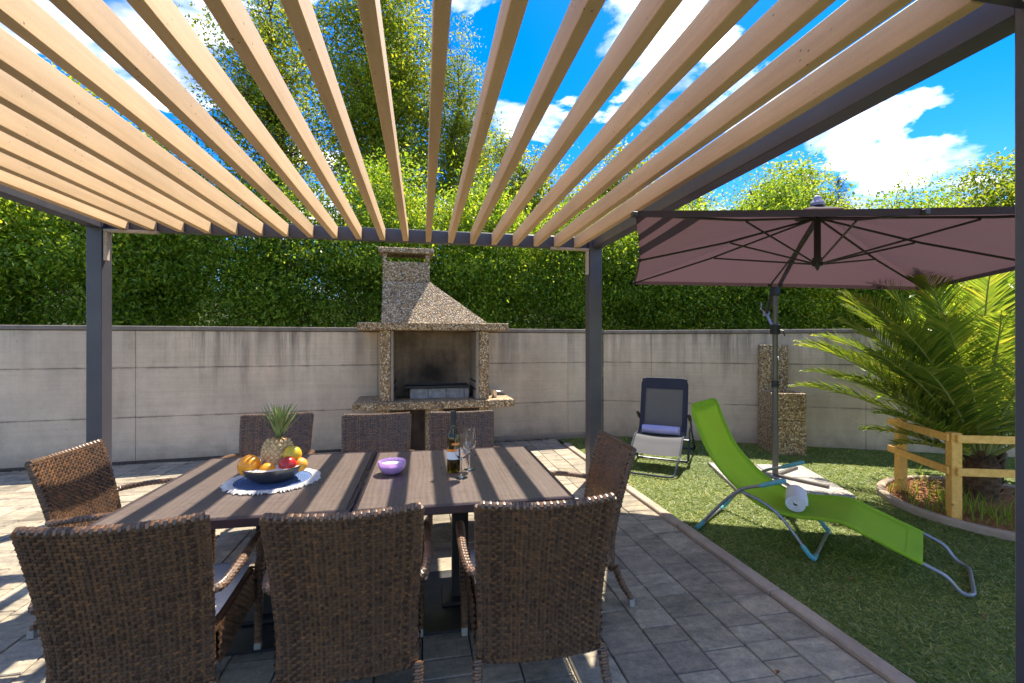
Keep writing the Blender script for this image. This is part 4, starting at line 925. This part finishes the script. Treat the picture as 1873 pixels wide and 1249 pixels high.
# wooden fence
fe = thing('wooden_fence', 'low yellow pine post and rail fence in front of the palm', 'fence')
fp = [(4.50, 3.62), (4.235, 2.985), (4.98, 2.74)]
for x, y in fp[:3]:
    m = MB(); m.box((-.037, -.037, -.02), (.037, .037, .735), .004); obj('post', m, 'pine', fe, (x, y, 0), math.atan2(fp[1][1] - fp[0][1], fp[1][0] - fp[0][0]))
def rail(a, b, z, ext0=.0, ext1=.0, off=.050):
    a, b = Vector((*a, 0)), Vector((*b, 0)); d_ = (b - a).normalized(); nrm = Vector((d_.y, -d_.x, 0))
    if nrm.dot(Vector((0, 0, 0)) - (a + b) / 2) < 0: nrm = -nrm
    a2, b2 = a - d_ * ext0 + nrm * off, b + d_ * ext1 + nrm * off; L_ = (b2 - a2).length
    m = MB(); m.box((0, -.011, -.031), (L_, .011, .031), .003); obj('rail', m, 'pine', fe, (a2.x, a2.y, z), math.atan2(d_.y, d_.x))
for z in (.695, .43): rail(fp[0], fp[1], z, .10, .02); rail(fp[1], fp[2], z - .003, .015, .10)

# ------------------------------------------------------------------ trees
def leaves(C, cnt, sig, Lr, rng, up=.8, aspect=.5, flat=.5):
    n = len(C) * cnt; ks = np.repeat(rng.uniform(.65, 1.4, len(C)), cnt)[:, None]; cc = np.repeat(C, cnt, 0) + rng.normal(0, 1, (n, 3)) * sig * ks * [1.1, 1.1, flat]
    d = rng.normal(0, 1, (n, 3)); d[:, 2] -= .35; d /= np.linalg.norm(d, axis=1, keepdims=True)
    nn = rng.normal(0, 1, (n, 3)); nn[:, 2] += up * 2; w = np.cross(d, nn); w /= np.linalg.norm(w, axis=1, keepdims=True) + 1e-9
    up_ = np.cross(w, d); ln = (Lr[0] + (Lr[1] - Lr[0]) * rng.random((n, 1)) ** 1.5); wd = ln * aspect * .5
    v0 = cc; v1 = cc + d * ln * .45 + w * wd + up_ * wd * .35; v2 = cc + d * ln; v3 = cc + d * ln * .45 - w * wd + up_ * wd * .35
    V = np.stack([v0, v1, v2, v3], 1).reshape(-1, 3); i = np.arange(n)[:, None] * 4
    F = np.concatenate([i + [[0, 1, 2]], i + [[0, 2, 3]]], 1).reshape(-1, 3); return V, F
def crown_pts(rng, n, rx, ry, z0, z1, lumps, fill=.45, shape=1.):
    out = []; lump = [(rng.normal(0, 1, 3), rng.uniform(.6, 1.)) for _ in range(lumps)]
    lump = [(v / np.linalg.norm(v), k) for v, k in lump]
    while len(out) < n:
        v = rng.normal(0, 1, 3); v /= np.linalg.norm(v); r = rng.random() ** fill
        k = .55 + .52 * max([np.exp(-((1 - v @ a) / .12)) * b for a, b in lump]); r *= k
        z = v[2] * r; tap = 1. if z < 0 else (1 - z * .45 * shape)
        out.append((v[0] * r * rx * tap, v[1] * r * ry * tap, (z0 + z1) / 2 + z * (z1 - z0) / 2))
    return np.array(out)
def tree_meshes(seed, H, rx, z0, leafmat, ncl, cnt, sig, Lr, trunk=.12, lumps=16, fill=.42, ry=None, nb=34, shape=1.):
    rng = np.random.default_rng(seed); ry = ry or rx; C = crown_pts(rng, ncl, rx, ry, z0, H, lumps, fill, shape)
    V, F = leaves(C, cnt, sig, Lr, rng); lm = np_mesh('crown', V, F, M[leafmat])
    q = random.Random(seed); m = MB(); top = H * .82
    sp = [Vector((q.gauss(0, .04) * i, q.gauss(0, .04) * i, top * i / 7)) for i in range(8)]; m.tube(sp, [trunk * (1 - .85 * i / 7) for i in range(8)], 8)
    tm = m.mesh('trunk', M['bark'], True); m = MB()
    idx = rng.choice(len(C), min(nb, len(C)), replace=False)
    for k in idx:
        c = Vector(C[k]); zb = max(.25, min(c.z - .35 * math.hypot(c.x, c.y), top * .95)); i = zb / top * 7; b = sp[int(i)].lerp(sp[min(7, int(i) + 1)], i - int(i))
        mid = b.lerp(c, .5) + Vector((q.gauss(0, .08), q.gauss(0, .08), -.06)); r0 = trunk * .34 * (1 - .5 * zb / top); m.tube(smoothpath([b, mid, c], 3), [r0 * (1 - .8 * j / 6) for j in range(7)], 5, caps=False)
        for _ in range(2):
            e = c + Vector((q.gauss(0, .25), q.gauss(0, .25), q.gauss(.1, .2))); m.tube([mid, mid.lerp(e, .6) + Vector((0, 0, .04)), e], [r0 * .45, r0 * .3, .004], 4, caps=False)
    return tm, lm, m.mesh('branches', M['bark'], True)
def place_tree(name, label, cat, ms, loc, rz, s=(1, 1, 1), group=None):
    t = thing(name, label, cat, loc, rz, group); t.scale = s
    tr = link('trunk', ms[0], t); link('branches', ms[2], tr); link('crown', ms[1], t); return t
hedgeA = tree_meshes(21, 5.0, 1.75, .15, 'leaf_hedge', 720, 88, .20, (.045, .088), .11, 22, .5, 1.25, 46, .7)
hedgeB = tree_meshes(22, 4.6, 1.7, .15, 'leaf_hedge', 700, 88, .20, (.045, .088), .10, 20, .5, 1.25, 46, .7)
hedgeC = tree_meshes(23, 5.4, 1.6, .2, 'leaf_hedge', 700, 88, .20, (.045, .088), .10, 20, .5, 1.25, 46, .6)
hd = [(hedgeC, -9.0, 8.9, 1.05, 'hornbeam hedge tree at the far open end behind the wall'), (hedgeA, -6.9, 8.7, 1.1, 'bright hornbeam hedge tree outside the steel post'), (hedgeB, -4.8, 8.9, 1.08, 'dark hornbeam hedge tree just inside the steel post'),
      (hedgeA, -2.7, 9.0, 1.0, 'hornbeam hedge tree behind the pineapple chair'), (hedgeC, -.7, 9.1, 1.0, 'hornbeam hedge tree behind the barbecue chimney'), (hedgeB, 1.2, 9.2, 1.08, 'hornbeam hedge tree behind the sloping barbecue hood'),
      (hedgeA, 3.1, 9.2, 1.0, 'hornbeam hedge tree behind the pergola post and the corner of the wall'), (hedgeB, 4.9, 8.6, 1.05, 'hornbeam hedge tree behind the grey lounger'), (hedgeC, 6.5, 7.8, .92, 'hornbeam hedge tree behind the tap pillar'), (hedgeA, 8.2, 6.9, .95, 'hornbeam hedge tree behind the palm')]
for i, (ms, x, y, s, lab) in enumerate(hd): place_tree('hornbeam_tree', lab, 'tree', ms, (x, y, -.05), i * 2.1 if i % 2 else i * 2.1 + .2, (s, s, s * (1 + .05 * (i % 3))), 'hornbeams behind the garden wall')
tallA = tree_meshes(31, 12.8, 2.35, 1.8, 'leaf_tall', 820, 74, .22, (.06, .115), .16, 26, .55, 1.6, 90, .5)
tallB = tree_meshes(32, 12.4, 1.9, 2.2, 'leaf_tall', 460, 64, .21, (.06, .115), .13, 22, .6, 1.5, 110, .4)
midA = tree_meshes(33, 8.0, 1.8, 1.2, 'leaf_tall', 560, 74, .21, (.06, .115), .12, 20, .5, 1.5, 70, .7)
place_tree('tall_tree', 'tall slender tree with loose branches rising above the middle slats', 'tree', tallB, (-3.7, 12.3, -.05), .4, (1.05, 1.05, 1.0))
place_tree('tall_tree', 'tallest dense leafy column tree behind the chimney', 'tree', tallA, (-.95, 12.2, -.05), 1.1, (1.08, 1.08, 1.02))
place_tree('tall_tree', 'tall tree with bare upper twigs beside the dense column', 'tree', tallB, (1.0, 12.8, -.05), 3.4, (.8, .8, .92))
place_tree('leafy_tree', 'medium tree with a pointed crown right of the chimney', 'tree', midA, (2.5, 11.6, -.05), 0., (1., 1., .92))
place_tree('leafy_tree', 'medium tree with twiggy top above the pergola post', 'tree', midA, (4.6, 11.3, -.05), 2.2, (1.05, 1.05, .88))
place_tree('leafy_tree', 'lower leafy tree behind the outermost slats of the open end', 'tree', midA, (-7.6, 10.8, -.05), 4.2, (1.2, 1.2, .98))
place_tree('leafy_tree', 'leafy tree behind the steel post, seen through slat gaps', 'tree', midA, (-5.6, 11.4, -.05), 5.3, (1.1, 1.1, .86))
oak = tree_meshes(41, 6.9, 2.35, 1.2, 'leaf_oak', 820, 76, .21, (.06, .12), .17, 26, .45, 2.2, 70, .55)
place_tree('oak_tree', 'broad rounded oak tree above the parasol', 'tree', oak, (9.2, 10.2, -.05), .3, (1.12, 1.12, .93), 'broad trees beyond the angled wall')
place_tree('oak_tree', 'broad oak crown between pergola beam and parasol', 'tree', oak, (6.2, 11.0, -.05), 2.0, (.85, .85, .90), 'broad trees beyond the angled wall')
place_tree('oak_tree', 'oak tree beside the near pergola post, beyond the palm', 'tree', oak, (12.9, 8.0, -.05), 4.1, (1.0, 1.0, .90), 'broad trees beyond the angled wall')
# small spruce tips
def spruce(seed, H, r0):
    rng = np.random.default_rng(seed); C = []
    for k in range(340):
        f = k / 340; a = k * 2.4; r_ = r0 * (1.06 - f) * rng.uniform(.3, 1.); C.append((r_ * math.cos(a), r_ * math.sin(a), H * (.25 + .75 * f) - r_ * .2))
    V, F = leaves(np.array(C), 30, .07, (.04, .08), rng, .3, .25); m = MB(); m.tube([(0, 0, 0), (0, 0, H * .93)], [.1, .01], 7); b = MB()
    for k in range(0, 340, 6): b.tube([(0, 0, C[k][2] - .1), C[k]], [.012, .004], 4, caps=False)
    return m.mesh('trunk', M['bark'], True), np_mesh('crown', V, F, M['conifer']), b.mesh('branches', M['bark'], True)
place_tree('spruce_tree', 'small dark spruce tip between the two oak crowns', 'tree', spruce(51, 6.6, 1.5), (12.6, 12.0, -.05), 0.)
# pale shrub behind the palm
shr = tree_meshes(61, 2.6, .8, .15, 'leaf_bush', 300, 40, .13, (.09, .15), .04, 12, .5, .8, 30, .4)
place_tree('leafy_shrub', 'yellow green leafy shrub directly behind the palm', 'shrub', shr, (5.9, 3.75, 0), 0.)
# fallen leaves
fl = [(1.52, 1.75), (2.55, 2.35), (3.3, 1.95), (3.05, 5.75), (3.4, 5.9), (2.9, 1.9), (.42, 1.62)]
where = ['on the shaded pavers by the kerb', 'on the turf beside the kerb', 'on the turf near the lounger foot', 'under the grey lounger', 'at the foot of the angled wall', 'on the turf in the parasol shade', 'behind the near row chair']
for (x, y), w in zip(fl, where):
    m = MB(); a = rr.uniform(0, 6); c1, c2 = math.cos(a) * .022, math.sin(a) * .022
    m.add([(-c1, -c2, .002), (c2 * .5, -c1 * .5, .012), (c1, c2, .006), (-c2 * .5, c1 * .5, .012), (0, 0, .003)], [(0, 1, 4), (1, 2, 4), (2, 3, 4), (3, 0, 4)])
    tag(obj('dry_leaf', m, 'mulch', None, (x, y, .026), fix=False), 'small dry brown leaf lying ' + w, 'leaf', 'fallen dry leaves')
